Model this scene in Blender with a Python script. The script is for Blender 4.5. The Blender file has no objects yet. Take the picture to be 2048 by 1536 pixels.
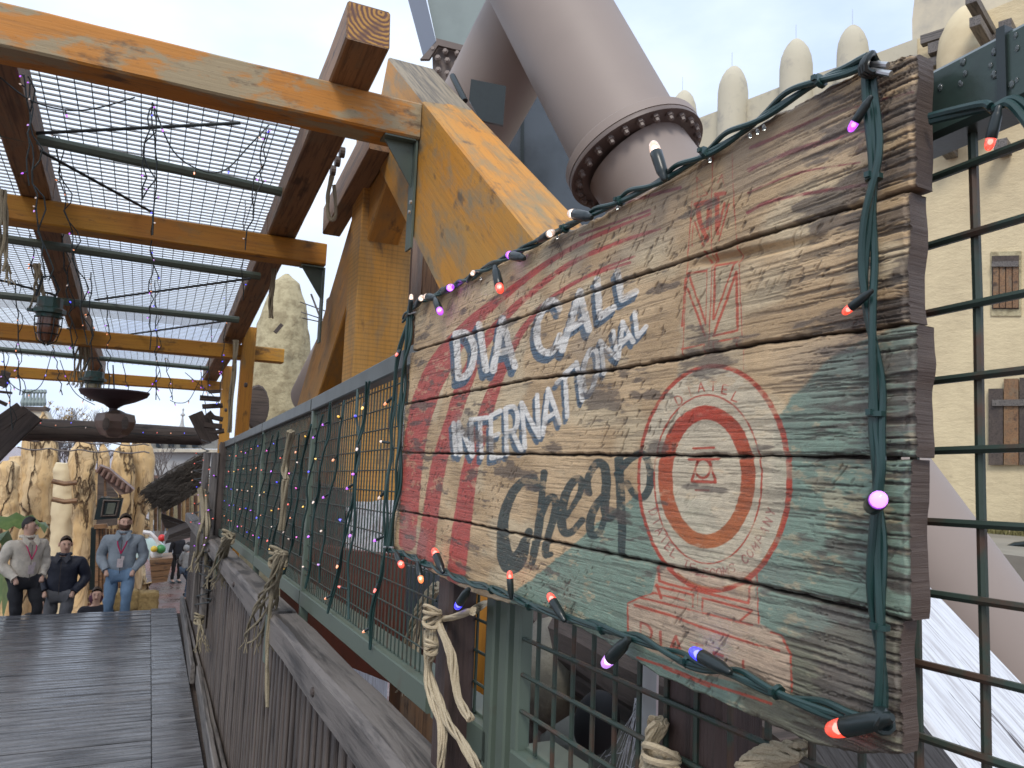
import bpy, bmesh, math, random
import numpy as np
from mathutils import Vector, Matrix, noise as mnoise
random.seed(7); rng = np.random.RandomState(7)
S = bpy.context.scene
COL = S.collection
# ------------------------------------------------------------ camera
F, CX, CY = 1540.0, 1024.0, 768.0          # focal length and centre in 2048x1536 units
zen = np.array([600.0, 15268.0, F]); zen /= np.linalg.norm(zen)
vpt = np.array([300-CX, -(925-CY), F])
yy = vpt-zen*vpt.dot(zen); yy /= np.linalg.norm(yy)
xx = np.cross(yy, zen); xx = xx if xx[0] > 0 else -xx
RM = np.stack([xx, yy, zen]); CAM = np.array([0, 0, 1.6])
def ray(px, py): return RM @ np.array([px-CX, -(py-CY), F])
def aX(px, py, X): d = ray(px, py); return Vector(CAM+d*(X/d[0]))
def aY(px, py, Y): d = ray(px, py); return Vector(CAM+d*(Y/d[1]))
def aZ(px, py, Z): d = ray(px, py); return Vector(CAM+d*((Z-1.6)/d[2]))
cam = bpy.data.cameras.new('camera'); camo = bpy.data.objects.new('camera', cam); COL.objects.link(camo)
right, up, fwd = RM @ np.array([1, 0, 0]), RM @ np.array([0, 1, 0]), RM @ np.array([0, 0, 1])
M4 = Matrix(((right[0], up[0], -fwd[0], 0), (right[1], up[1], -fwd[1], 0), (right[2], up[2], -fwd[2], 1.6), (0, 0, 0, 1)))
camo.matrix_world = M4
cam.sensor_width = 36; cam.lens = 36*F/2048; cam.clip_start = 0.02; cam.clip_end = 2000
cam.dof.use_dof = True; cam.dof.focus_distance = 1.0; cam.dof.aperture_fstop = 30
S.camera = camo
# ------------------------------------------------------------ sky, sun, exposure
W = bpy.data.worlds.new('World'); S.world = W; W.use_nodes = True
wn, wl = W.node_tree.nodes, W.node_tree.links
wn.clear()
out = wn.new('ShaderNodeOutputWorld'); bg = wn.new('ShaderNodeBackground'); bg.inputs[1].default_value = 0.118
sky = wn.new('ShaderNodeTexSky'); sky.sky_type = 'NISHITA'; sky.sun_disc = False
SUN_EL, SUN_AZ = math.radians(48), math.radians(215)
sky.sun_elevation = SUN_EL; sky.sun_rotation = SUN_AZ
tc = wn.new('ShaderNodeTexCoord'); mp = wn.new('ShaderNodeMapping'); mp.inputs['Scale'].default_value = (1.6, 1.6, 3.6)
nz = wn.new('ShaderNodeTexNoise'); nz.inputs['Scale'].default_value = 1.5; nz.inputs['Detail'].default_value = 6; nz.inputs['Roughness'].default_value = .5
cr = wn.new('ShaderNodeValToRGB'); cr.color_ramp.elements[0].position = .28; cr.color_ramp.elements[1].position = .72
cr.color_ramp.elements[0].color = (3.9, 4.9, 7.4, 1); cr.color_ramp.elements[1].color = (7.6, 8.2, 9.0, 1)
e = cr.color_ramp.elements.new(.5); e.color = (5.9, 6.7, 8.0, 1)
mx = wn.new('ShaderNodeMix'); mx.data_type = 'RGBA'; mx.inputs[0].default_value = .93
wl.new(tc.outputs['Generated'], mp.inputs['Vector']); wl.new(mp.outputs[0], nz.inputs['Vector']); wl.new(nz.outputs[0], cr.inputs[0])
wl.new(sky.outputs[0], mx.inputs[6]); wl.new(cr.outputs[0], mx.inputs[7]); wl.new(mx.outputs[2], bg.inputs[0]); wl.new(bg.outputs[0], out.inputs[0])
sun = bpy.data.lights.new('sun', 'SUN'); sun.energy = 1.5; sun.angle = math.radians(18); sun.color = (1, .93, .83)
suno = bpy.data.objects.new('sun', sun); COL.objects.link(suno)
sd = Vector((math.sin(SUN_AZ)*math.cos(SUN_EL), math.cos(SUN_AZ)*math.cos(SUN_EL), math.sin(SUN_EL)))
suno.rotation_euler = sd.to_track_quat('Z', 'Y').to_euler()
S.view_settings.view_transform = 'Standard'; S.view_settings.look = 'None'; S.view_settings.gamma = 1
S.view_settings.exposure = 0.5
try: S.cycles.use_denoising = True
except Exception: pass
S.cycles.max_bounces = 6; S.cycles.diffuse_bounces = 3; S.cycles.glossy_bounces = 3; S.cycles.transmission_bounces = 4; S.cycles.transparent_max_bounces = 8

# ------------------------------------------------------------ helpers
def props(o, label=None, cat=None, group=None, kind=None):
    if label: o['label'] = label
    if cat: o['category'] = cat
    if group: o['group'] = group
    if kind: o['kind'] = kind
    return o
def thing(name, label, cat, loc=(0, 0, 0), group=None):
    o = bpy.data.objects.new(name, None); COL.objects.link(o); o.location = loc; o.empty_display_size = .1
    return props(o, label, cat, group)
def put(name, me, mat=None, parent=None, mtx=None):
    o = bpy.data.objects.new(name, me); COL.objects.link(o)
    if mat is not None and not me.materials:
        for m in (mat if isinstance(mat, (list, tuple)) else [mat]): me.materials.append(m)
    if mtx is not None: o.matrix_basis = mtx
    if parent is not None:
        o.parent = parent
        p = parent; off = Matrix.Identity(4)
        if p.type == 'EMPTY': off = Matrix.Translation(-Vector(p.location))
        else:
            off = (p.get('_w') and Matrix([p['_w'][i*4:i*4+4] for i in range(4)]).inverted()) or Matrix.Identity(4)
        o.matrix_parent_inverse = off
    return o
WM = {}
def frame(p0, d, upv=(0, 0, 1)):
    x = Vector(d).normalized(); u = Vector(upv)
    if abs(x.dot(u.normalized())) > .999: u = Vector((0, 1, 0))
    y = u.cross(x).normalized(); z = x.cross(y)
    return Matrix(((x.x, y.x, z.x, p0[0]), (x.y, y.y, z.y, p0[1]), (x.z, y.z, z.z, p0[2]), (0, 0, 0, 1)))
class MB:
    def __init__(s): s.v = []; s.f = []; s.m = []; s.k = 0
    def face(s, idx): s.f.append(idx); s.m.append(s.k)
    def hexa(s, p):      # 8 points: bottom ring 0-3, top ring 4-7
        b = len(s.v); s.v += [tuple(q) for q in p]
        for f in ((3, 2, 1, 0), (4, 5, 6, 7), (0, 1, 5, 4), (1, 2, 6, 5), (2, 3, 7, 6), (3, 0, 4, 7)): s.face([b+i for i in f])
    def box(s, c, sz, mtx=None):
        x, y, z = [q/2 for q in sz]
        p = [Vector(q) for q in ((-x, -y, -z), (x, -y, -z), (x, y, -z), (-x, y, -z), (-x, -y, z), (x, -y, z), (x, y, z), (-x, y, z))]
        if mtx is not None: p = [mtx @ q for q in p]
        s.hexa([q+Vector(c) for q in p])
    def tube(s, pts, r, n=6, cap=True, closed=False):
        pts = [Vector(p) for p in pts]; N = len(pts)
        if not hasattr(r, '__len__'): r = [r]*N
        b = len(s.v); prev = None
        for i, p in enumerate(pts):
            if closed: t = pts[(i+1) % N]-pts[i-1]
            else: t = pts[min(i+1, N-1)]-pts[max(i-1, 0)]
            if t.length < 1e-9: t = Vector((0, 0, 1))
            t.normalize()
            if prev is None:
                a = Vector((0, 0, 1)) if abs(t.z) < .9 else Vector((1, 0, 0)); u = t.cross(a).normalized()
            else:
                u = prev-t*prev.dot(t); u = u.normalized() if u.length > 1e-6 else t.orthogonal().normalized()
            prev = u; w = t.cross(u)
            for k in range(n):
                a = 2*math.pi*k/n; s.v.append(tuple(p+(u*math.cos(a)+w*math.sin(a))*r[i]))
        for i in range(N if closed else N-1):
            j = (i+1) % N
            for k in range(n): s.face([b+i*n+k, b+i*n+(k+1) % n, b+j*n+(k+1) % n, b+j*n+k])
        if cap and not closed:
            s.face([b+k for k in range(n)][::-1]); s.face([b+(N-1)*n+k for k in range(n)])
    def lathe(s, prof, n=16, o=(0, 0, 0), ax=None):   # prof: (r, h) along z
        m = frame(o, ax, (0, 1, 0)) if ax is not None else None
        b = len(s.v)
        for r, h in prof:
            for k in range(n):
                a = 2*math.pi*k/n
                q = Vector((h, r*math.cos(a), r*math.sin(a))) if m is not None else Vector((r*math.cos(a), r*math.sin(a), h))+Vector(o)
                s.v.append(tuple(m @ q if m is not None else q))
        for i in range(len(prof)-1):
            for k in range(n): s.face([b+i*n+k, b+i*n+(k+1) % n, b+(i+1)*n+(k+1) % n, b+(i+1)*n+k])
        s.face([b+k for k in range(n)][::-1]); s.face([b+(len(prof)-1)*n+k for k in range(n)])
    def prism(s, poly, d):   # extrude polygon of 3-D points by vector d
        n = len(poly); b = len(s.v); d = Vector(d)
        s.v += [tuple(p) for p in poly]+[tuple(Vector(p)+d) for p in poly]
        s.face(list(range(b, b+n))[::-1]); s.face(list(range(b+n, b+2*n)))
        for i in range(n): j = (i+1) % n; s.face([b+i, b+j, b+n+j, b+n+i])
    def mesh(s, name='m', smooth=False):
        me = bpy.data.meshes.new(name); me.from_pydata(s.v, [], s.f)
        if any(s.m): me.polygons.foreach_set('material_index', s.m)
        bm = bmesh.new(); bm.from_mesh(me); bmesh.ops.recalc_face_normals(bm, faces=bm.faces); bm.to_mesh(me); bm.free()
        if smooth:
            me.polygons.foreach_set('use_smooth', [True]*len(me.polygons))
            try: me.set_sharp_from_angle(angle=math.radians(40))
            except Exception: pass
        me.update(); return me
    def build(s, name, mat, parent=None, smooth=False, mtx=None): return put(name, s.mesh(name, smooth), mat, parent, mtx)
def beam_mesh(L, w, h, cham=.008, seg=0, wob=0.0, seed=0):
    r = random.Random(seed); n = max(1, seg or int(L/.25)); m = MB(); c = min(cham, w*.3, h*.3)
    a, b = w/2, h/2
    ring = [(-a+c, -b), (a-c, -b), (a, -b+c), (a, b-c), (a-c, b), (-a+c, b), (-a, b-c), (-a, -b+c)]
    for i in range(n+1):
        x = L*i/n; oy, oz = r.uniform(-wob, wob), r.uniform(-wob, wob)
        for (y, z) in ring: m.v.append((x, y+oy+r.uniform(-wob, wob)*.5, z+oz+r.uniform(-wob, wob)*.5))
    for i in range(n):
        for k in range(8): m.face([i*8+k, i*8+(k+1) % 8, (i+1)*8+(k+1) % 8, (i+1)*8+k])
    m.face(list(range(8))[::-1]); m.face([n*8+k for k in range(8)])
    return m.mesh('beam')
_seed = [0]
def beam(name, p0, p1, w, h, mat, parent=None, upv=(0, 0, 1), cham=.008, wob=0.0, seg=0):
    p0, p1 = Vector(p0), Vector(p1); _seed[0] += 1
    return put(name, beam_mesh((p1-p0).length, w, h, cham, seg, wob, _seed[0]), mat, parent, frame(p0, p1-p0, upv))
def hsh(*a): return random.Random(hash(a)).random()
# ------------------------------------------------------------ materials
def newmat(name):
    m = bpy.data.materials.new(name); m.use_nodes = True; nt = m.node_tree; b = nt.nodes['Principled BSDF']
    return m, nt, b
def N(nt, t, **kw):
    n = nt.nodes.new(t)
    for k, v in kw.items():
        if hasattr(n, k): setattr(n, k, v)
        else: n.inputs[k].default_value = v
    return n
def coords(nt, scale=(1, 1, 1), space='Object', rnd=True):
    tc = nt.nodes.new('ShaderNodeTexCoord'); mp = nt.nodes.new('ShaderNodeMapping'); mp.inputs['Scale'].default_value = scale
    src = tc.outputs[space]
    if rnd:
        oi = nt.nodes.new('ShaderNodeObjectInfo'); ml = nt.nodes.new('ShaderNodeMath'); ml.operation = 'MULTIPLY'; ml.inputs[1].default_value = 37
        ad = nt.nodes.new('ShaderNodeVectorMath'); ad.operation = 'ADD'
        nt.links.new(oi.outputs['Random'], ml.inputs[0]); nt.links.new(src, ad.inputs[0]); nt.links.new(ml.outputs[0], ad.inputs[1]); src = ad.outputs[0]
    nt.links.new(src, mp.inputs['Vector']); return mp.outputs[0]
def nz_(nt, vec, scale=5, detail=6, rough=.55, dist=0):
    n = nt.nodes.new('ShaderNodeTexNoise'); n.inputs['Scale'].default_value = scale; n.inputs['Detail'].default_value = detail
    n.inputs['Roughness'].default_value = rough; n.inputs['Distortion'].default_value = dist; nt.links.new(vec, n.inputs['Vector']); return n.outputs[0]
def ramp(nt, fac, stops):
    c = nt.nodes.new('ShaderNodeValToRGB'); el = c.color_ramp.elements
    while len(el) < len(stops): el.new(.5)
    for e_, (p, col) in zip(el, stops):
        e_.position = p; e_.color = (col, col, col, 1) if not hasattr(col, '__len__') else (*col, 1)
    nt.links.new(fac, c.inputs[0]); return c.outputs[0]
def mix(nt, fac, a, b, mode='MIX'):
    m = nt.nodes.new('ShaderNodeMix'); m.data_type = 'RGBA'; m.blend_type = mode
    for s_, v in ((m.inputs[0], fac), (m.inputs[6], a), (m.inputs[7], b)):
        if hasattr(v, 'is_linked') or isinstance(v, bpy.types.NodeSocket): nt.links.new(v, s_)
        elif hasattr(v, '__len__'): s_.default_value = (*v, 1)
        else: s_.default_value = v
    return m.outputs[2]
def bump(nt, b, h, st=.3, dist=.01):
    n = nt.nodes.new('ShaderNodeBump'); n.inputs['Strength'].default_value = st; n.inputs['Distance'].default_value = dist
    nt.links.new(h, n.inputs['Height']); nt.links.new(n.outputs[0], b.inputs['Normal'])
def wood(name, c1, c2, dark, patch=None, pamt=(.5, .62), rough=.6, g=10, bs=.5, bd=.006, white=None, stretch=.08, crack=.35, saw=0, wc1=(.60, .62, .66), wc2=(.38, .375, .39), greyz=None):
    m, nt, b = newmat(name)
    g *= 1.5; stretch *= .6; v1 = coords(nt, (stretch*g, g, g)); grain = nz_(nt, v1, 3, 9, .66, .25)
    v2 = coords(nt, (.5, 1.6, 1.6)); pat = nz_(nt, v2, 1.6, 7, .6, .4)
    col = mix(nt, ramp(nt, pat, [(.35, 0), (.65, 1)]), c1, c2)
    col = mix(nt, ramp(nt, grain, [(.38, crack+.35), (.52, 0)]), col, dark)
    if patch:
        pv = coords(nt, (1.3, 3.2, 3.2)); pn = nz_(nt, pv, 1.5, 9, .68, .3)
        f = ramp(nt, pn, [(pamt[0], 0), (pamt[1], 1)])
        col = mix(nt, f, col, mix(nt, grain, patch, [q*.55 for q in patch]))
    sv = coords(nt, (2.2, 5, 5)); sn = nz_(nt, sv, 1.3, 5, .6, 0)
    col = mix(nt, ramp(nt, sn, [(.60, 0), (.68, .8)]), col, dark); sk = nz_(nt, coords(nt, (9, 30, 30)), 2, 6, .7, 0); col = mix(nt, ramp(nt, sk, [(.6, 0), (.68, .5)]), col, dark)
    h = grain
    if saw:
        wv = nt.nodes.new('ShaderNodeTexWave'); wv.bands_direction = 'X'; wv.inputs['Scale'].default_value = saw; wv.inputs['Distortion'].default_value = 4; wv.inputs['Detail'].default_value = 3
        nt.links.new(coords(nt, (1, .12, .12)), wv.inputs['Vector'])
        col = mix(nt, ramp(nt, wv.outputs[1], [(.1, .26), (.4, 0)]), col, dark)
    if white:
        ge = nt.nodes.new('ShaderNodeNewGeometry'); sp = nt.nodes.new('ShaderNodeSeparateXYZ'); nt.links.new(ge.outputs['Position'], sp.inputs[0])
        mp_ = nt.nodes.new('ShaderNodeMath'); mp_.operation = 'LESS_THAN'; mp_.inputs[1].default_value = white
        nt.links.new(sp.outputs[2], mp_.inputs[0])
        gv = nz_(nt, coords(nt, (3, 60, 60)), 2.2, 8, .7, .2); g3 = nz_(nt, coords(nt, (.8, 16, 16)), 2, 6, .6, .2)
        wc = mix(nt, ramp(nt, gv, [(.36, 1), (.56, 0)]), wc1, wc2); wc = mix(nt, ramp(nt, g3, [(.34, 1), (.37, 0)]), wc, (.06, .05, .05))
        col = mix(nt, mp_.outputs[0], col, wc)
    if greyz:
        ge = nt.nodes.new('ShaderNodeNewGeometry'); sp = nt.nodes.new('ShaderNodeSeparateXYZ'); nt.links.new(ge.outputs['Position'], sp.inputs[0])
        ad = nt.nodes.new('ShaderNodeMath'); ad.operation = 'MULTIPLY_ADD'; ad.inputs[1].default_value = .35; nt.links.new(pat, ad.inputs[0]); nt.links.new(sp.outputs[2], ad.inputs[2])
        gt = nt.nodes.new('ShaderNodeMath'); gt.operation = 'GREATER_THAN'; gt.inputs[1].default_value = greyz+.17; nt.links.new(ad.outputs[0], gt.inputs[0])
        col = mix(nt, gt.outputs[0], col, mix(nt, ramp(nt, grain, [(.4, 1), (.56, 0)]), (.27, .22, .15), (.10, .085, .065)))
    nt.links.new(col, b.inputs['Base Color']); b.inputs['Roughness'].default_value = rough
    bump(nt, b, h, bs, bd); return m
def plain(name, col, rough=.5, metal=0, var=.25, scale=6, col2=None, bs=.15, emis=None, est=0, bd=.004, thr=(.45, .7)):
    m, nt, b = newmat(name); v = coords(nt, (1, 1, 1)); n = nz_(nt, v, scale, 6, .6)
    c2 = col2 or [q*(1-var) for q in col]
    nt.links.new(mix(nt, ramp(nt, n, [(thr[0], 0), (thr[1], 1)]), col, c2), b.inputs['Base Color'])
    b.inputs['Roughness'].default_value = rough; b.inputs['Metallic'].default_value = metal
    if bs: bump(nt, b, n, bs, bd)
    if emis: b.inputs['Emission Color'].default_value = (*emis, 1); b.inputs['Emission Strength'].default_value = est
    return m
ORANGE, ORANGE2, DKW = (.50, .185, .015), (.44, .19, .03), (.055, .032, .02)
M = {}
M['orange'] = wood('orange_stained_timber', ORANGE, ORANGE2, (.07, .04, .02), patch=(.40, .31, .175), pamt=(.48, .56), g=9, crack=-.05)
M['orange2'] = wood('ochre_timber', (.47, .23, .02), (.42, .17, .02), (.1, .05, .015), patch=(.3, .2, .08), pamt=(.56, .72), g=10, crack=-.05)
M['leg'] = wood('trestle_timber', (.54, .22, .018), (.47, .24, .05), (.09, .065, .04), patch=(.32, .24, .12), pamt=(.48, .64), g=11, white=1.44, stretch=.06, greyz=3.93, crack=0.05)
M['leg_grey'] = wood('trestle_leg_face', (.52, .22, .018), (.45, .23, .04), (.09, .065, .04), patch=(.33, .25, .14), pamt=(.47, .62), g=11, white=1.42, stretch=.06, crack=-.15, wc1=(.16, .16, .17), wc2=(.07, .065, .065))
M['leg_side'] = wood('trestle_side_timber', (.54, .23, .025), (.44, .22, .05), (.1, .06, .03), patch=(.3, .2, .09), pamt=(.5, .75), g=8, stretch=.2, white=1.0, crack=-.1)
M['sawn'] = wood('sawn_timber', (.56, .26, .035), (.50, .28, .08), (.13, .07, .025), patch=(.38, .26, .12), pamt=(.5, .7), g=9, saw=9, white=1.25, crack=-.1)
M['brown'] = wood('brown_timber', (.27, .15, .07), (.20, .105, .05), (.035, .02, .014), patch=(.22, .17, .11), pamt=(.52, .7), g=9)
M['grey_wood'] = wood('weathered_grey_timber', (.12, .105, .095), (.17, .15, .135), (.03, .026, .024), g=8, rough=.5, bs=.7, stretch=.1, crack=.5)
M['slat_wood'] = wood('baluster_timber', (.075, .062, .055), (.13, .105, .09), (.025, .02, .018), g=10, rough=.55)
M['dark_wood'] = wood('dark_brown_post', (.075, .045, .037), (.055, .035, .03), (.02, .014, .012), g=10, rough=.55, bs=.7)
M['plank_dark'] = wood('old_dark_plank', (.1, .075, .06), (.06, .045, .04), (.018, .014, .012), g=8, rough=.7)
M['toprail'] = plain('grey_green_rail', (.082, .095, .092), .4, 0, scale=9, var=.3, bs=.2)
M['green'] = plain('green_painted_steel', (.085, .112, .088), .42, 0, scale=9, col2=(.07, .055, .04), thr=(.6, .8), bs=.2)
M['green_wire'] = plain('green_wire', (.035, .055, .043), .5, .2, scale=22, col2=(.075, .045, .03), thr=(.48, .62))
M['dkgreen'] = plain('dark_green_rail', (.035, .06, .05), .3, .1, scale=14, col2=(.03, .04, .036), bs=.3)
M['cable'] = plain('green_rubber_cable', (.014, .045, .042), .32, 0, scale=30, var=.2, bs=.1)
M['black'] = plain('black_plastic', (.012, .02, .02), .3, 0, scale=20, bs=.05)
M['wire_dark'] = plain('dark_wire', (.012, .02, .02), .5, 0)
M['pink'] = plain('mauve_painted_steel', (.275, .225, .198), .6, 0, scale=1.5, var=.06, bs=.0)
M['pink_dark'] = plain('mauve_flange_steel', (.15, .115, .10), .5, 0, scale=3, var=.2)
M['slate'] = plain('slate_panel', (.07, .085, .1), .15, 0, scale=2, var=.3, bs=.0)
M['panel'] = plain('grey_green_panel', (.24, .29, .28), .35, 0, scale=2, var=.12)
M['bluegrey'] = plain('blue_grey_steel', (.16, .19, .25), .4, 0, scale=2, var=.1)
M['steel'] = plain('steel', (.55, .56, .56), .3, .9, var=.2)
M['grate'] = plain('galvanised_grate', (.46, .49, .51), .45, .3, var=.2)
M['rope'] = wood('sisal_rope', (.50, .42, .29), (.40, .33, .22), (.17, .13, .08), g=150, rough=.95, bs=1, bd=.0015, stretch=.25, crack=.0)
M['rope_grey'] = wood('old_rope', (.34, .29, .20), (.25, .21, .14), (.1, .08, .05), g=90, rough=.95, stretch=.25, bs=1, crack=.0)
M['rust'] = plain('rusty_steel', (.13, .045, .025), .7, .2, scale=30, col2=(.06, .04, .03))
COLS = {'r': ((1, .08, .03), 2.2), 'p': ((.55, .08, 1), 2.6), 'b': ((.03, .03, 1), 3.5), 'o': ((1, .3, .08), 2.0), 'w': ((1, .75, .6), .7), 'l': ((.7, .35, 1), 1.6), 'y': ((1, .55, .02), 2.2), 'm': ((1, .1, .7), 2.2)}
for k, (c, s_) in COLS.items():
    m_, nt_, b_ = newmat('led_lens_'+k); b_.inputs['Emission Strength'].default_value = s_*.32
    b_.inputs['Base Color'].default_value = (*[min(1, q*.6+.3) for q in c], 1); b_.inputs['Emission Color'].default_value = (*c, 1); b_.inputs['Roughness'].default_value = .1
    b_.inputs['Coat Weight'].default_value = .5
    M['led_'+k] = m_
    m2 = m_.copy(); m2.name = 'led_clear_'+k; b2 = m2.node_tree.nodes['Principled BSDF']; b2.inputs['Transmission Weight'].default_value = .55; b2.inputs['Emission Strength'].default_value = s_*.22; b2.inputs['Base Color'].default_value = (*[min(1, q*.8+.15) for q in c], 1); M['ledc_'+k] = m2
    m3, nt3, b3 = newmat('led_core_'+k); b3.inputs['Emission Color'].default_value = (*[min(1, q*.55+.45) for q in c], 1); b3.inputs['Emission Strength'].default_value = 3.0; M['core_'+k] = m3

m, nt, b = newmat('end_grain'); v = coords(nt, (1, 1, 1), rnd=False)
wv = nt.nodes.new('ShaderNodeTexWave'); wv.wave_type = 'RINGS'; wv.rings_direction = 'X'; wv.inputs['Scale'].default_value = 11; wv.inputs['Distortion'].default_value = 2.5; wv.inputs['Detail'].default_value = 3; wv.inputs['Detail Scale'].default_value = 2
mp_ = nt.nodes.new('ShaderNodeMapping'); mp_.inputs['Location'].default_value = (0, .07, -.10); nt.links.new(v, mp_.inputs['Vector']); nt.links.new(mp_.outputs[0], wv.inputs['Vector'])
pn = nz_(nt, v, 9, 6, .6); c_ = mix(nt, ramp(nt, wv.outputs[1], [(.3, 1), (.7, 0)]), (.42, .22, .05), (.13, .06, .04)); c_ = mix(nt, ramp(nt, pn, [(.5, 0), (.62, .7)]), c_, (.11, .055, .045))
nt.links.new(c_, b.inputs['Base Color']); b.inputs['Roughness'].default_value = .7; bump(nt, b, wv.outputs[1], .4, .004); M['end'] = m
# ================================================================ painted plank sign
SX = .46
def sgn(px, py): p = aX(px, py, SX); return np.array([p.y, p.z])
# plane (s=Y, t=Z) -> design units (the photograph's 2048 grid), a fixed homography of this plane
def design(s, t):
    p = np.stack([np.full_like(s, SX), s, t-1.6], -1) @ RM     # = RM.T @ p
    return CX+F*p[..., 0]/p[..., 2], CY-F*p[..., 1]/p[..., 2]
class VN:      # value noise
    def __init__(s, seed): s.t = np.random.RandomState(seed).rand(256, 256)
    def __call__(s, x, y):
        xi, yi = np.floor(x).astype(int), np.floor(y).astype(int); fx, fy = x-xi, y-yi
        fx = fx*fx*(3-2*fx); fy = fy*fy*(3-2*fy); a = xi & 255; b = yi & 255; a1 = (a+1) & 255; b1 = (b+1) & 255
        return (s.t[a, b]*(1-fx)+s.t[a1, b]*fx)*(1-fy)+(s.t[a, b1]*(1-fx)+s.t[a1, b1]*fx)*fy
def fbm(x, y, o=4, seed=0, gain=.55):
    r = 0; a = 1; t = 0
    for i in range(o): r = r+a*VN(seed*13+i)(x*2**i+i*17.3, y*2**i+i*5.1); t += a; a *= gain
    return r/t
def sst(x, a, b): x = np.clip((x-a)/(b-a), 0, 1); return x*x*(3-2*x)
PA = []      # paint operations: (kind, data, colour, opacity, wear)
c5 = lambda x, y: (780+x/2.954, 480+y/2.954)
c6 = lambda x, y: (1200+x/2.56, 650+y/2.56)
c7 = lambda x, y: (780+x/3.0726, 900+y/3.0726)
c8 = lambda x, y: (1200+x/2.926, 1100+y/2.926)
ct = lambda x, y: (1300+x/3.492, 280+y/3.492)
idn = lambda x, y: (x, y)
def stroke(pts, w, col, c=idn, ks=1, op=1, wear=.35, curve=False):
    P = []
    for p in pts:
        q = c(p[0], p[1]); P.append((q[0], q[1], (p[2] if len(p) > 2 else w)/ks))
    if curve and len(P) > 2:
        Q = []
        for i in range(len(P)-1):
            p0, p1, p2, p3 = [np.array(P[min(max(k, 0), len(P)-1)]) for k in (i-1, i, i+1, i+2)]
            for u in np.linspace(0, 1, 6, endpoint=False):
                Q.append(tuple(.5*((2*p1)+(p2-p0)*u+(2*p0-5*p1+4*p2-p3)*u*u+(3*p1-p0-3*p2+p3)*u**3)))
        Q.append(P[-1]); P = Q
    PA.append(('s', P, col, op, wear))
def poly(pts, col, c=idn, op=1, wear=.3, soft=3): PA.append(('p', [c(*p) for p in pts], col, op, wear, soft))
def arc(cx, cy, rx, ry, a0, a1, n=40): return [(cx+rx*math.cos(math.radians(a0+(a1-a0)*i/n)), cy+ry*math.sin(math.radians(a0+(a1-a0)*i/n))) for i in range(n+1)]
RED, REDD, WHT, BLU, TEAL, DKT, ORG, CREAM = (.42, .06, .05), (.42, .045, .018), (.80, .77, .71), (.06, .115, .17), (.17, .26, .205), (.018, .04, .04), (.42, .13, .04), (.50, .41, .29)
BODY = [(0, 1), (0, 0)]
# teal grounds
poly([(1030, 1185), (1128, 1106), (1200, 1040), (1278, 985), (1420, 1000), (1500, 1300), (1500, 1500), (1300, 1500), (1150, 1300), (1000, 1250)], TEAL, wear=.25, soft=5)
poly([(1545, 840), (1590, 790), (1640, 735), (1700, 690), (1780, 655), (1900, 640), (1900, 1560), (1480, 1500), (1500, 1200), (1540, 1000)], TEAL, wear=.25, soft=9)
poly([(1480, 1290), (1700, 1250), (1900, 1230), (1900, 1560), (1480, 1500)], (.15, .125, .075), op=.8, wear=.2, soft=20)
# red bands and arcs
B1 = [(815, 1085, 34), (822, 960, 40), (832, 870, 44), (853, 790, 48), (885, 722, 46), (930, 662, 32), (975, 618, 22), (1020, 582, 15), (1075, 540, 12), (1120, 510, 10), (1190, 472, 8), (1300, 428, 5)]
B2 = [(850, 1125, 38), (862, 1020, 32), (880, 920, 30), (905, 840, 30), (928, 770, 30), (962, 695, 24), (1012, 632, 16), (1060, 588, 13), (1110, 548, 11), (1160, 517, 10), (1250, 480, 8), (1320, 458, 5)]
B3 = [(912, 1150, 38), (925, 1040, 36), (940, 940, 32), (965, 850, 30), (988, 775, 24), (1020, 705, 16), (1050, 655, 12), (1090, 608, 10), (1130, 577, 8), (1200, 540, 6), (1270, 512, 4)]
for b_ in (B1, B2, B3): stroke(b_, 0, RED, wear=.42, curve=True)
stroke([(1120, 580), (1180, 552), (1260, 525)], 5, RED, wear=.6, curve=True)
for a_, w_ in (([(1501, 296), (1600, 252), (1665, 226), (1822, 183)], 6), ([(1497, 340), (1592, 300), (1738, 256)], 9), ([(1495, 385), (1600, 345), (1720, 325)], 4), ([(1494, 425), (1556, 398), (1731, 369)], 7), ([(1150, 445), (1240, 408), (1360, 375)], 7), ([(1160, 470), (1300, 420)], 5)):
    stroke(a_, w_, (.3, .06, .06), wear=.55, curve=True)
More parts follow.
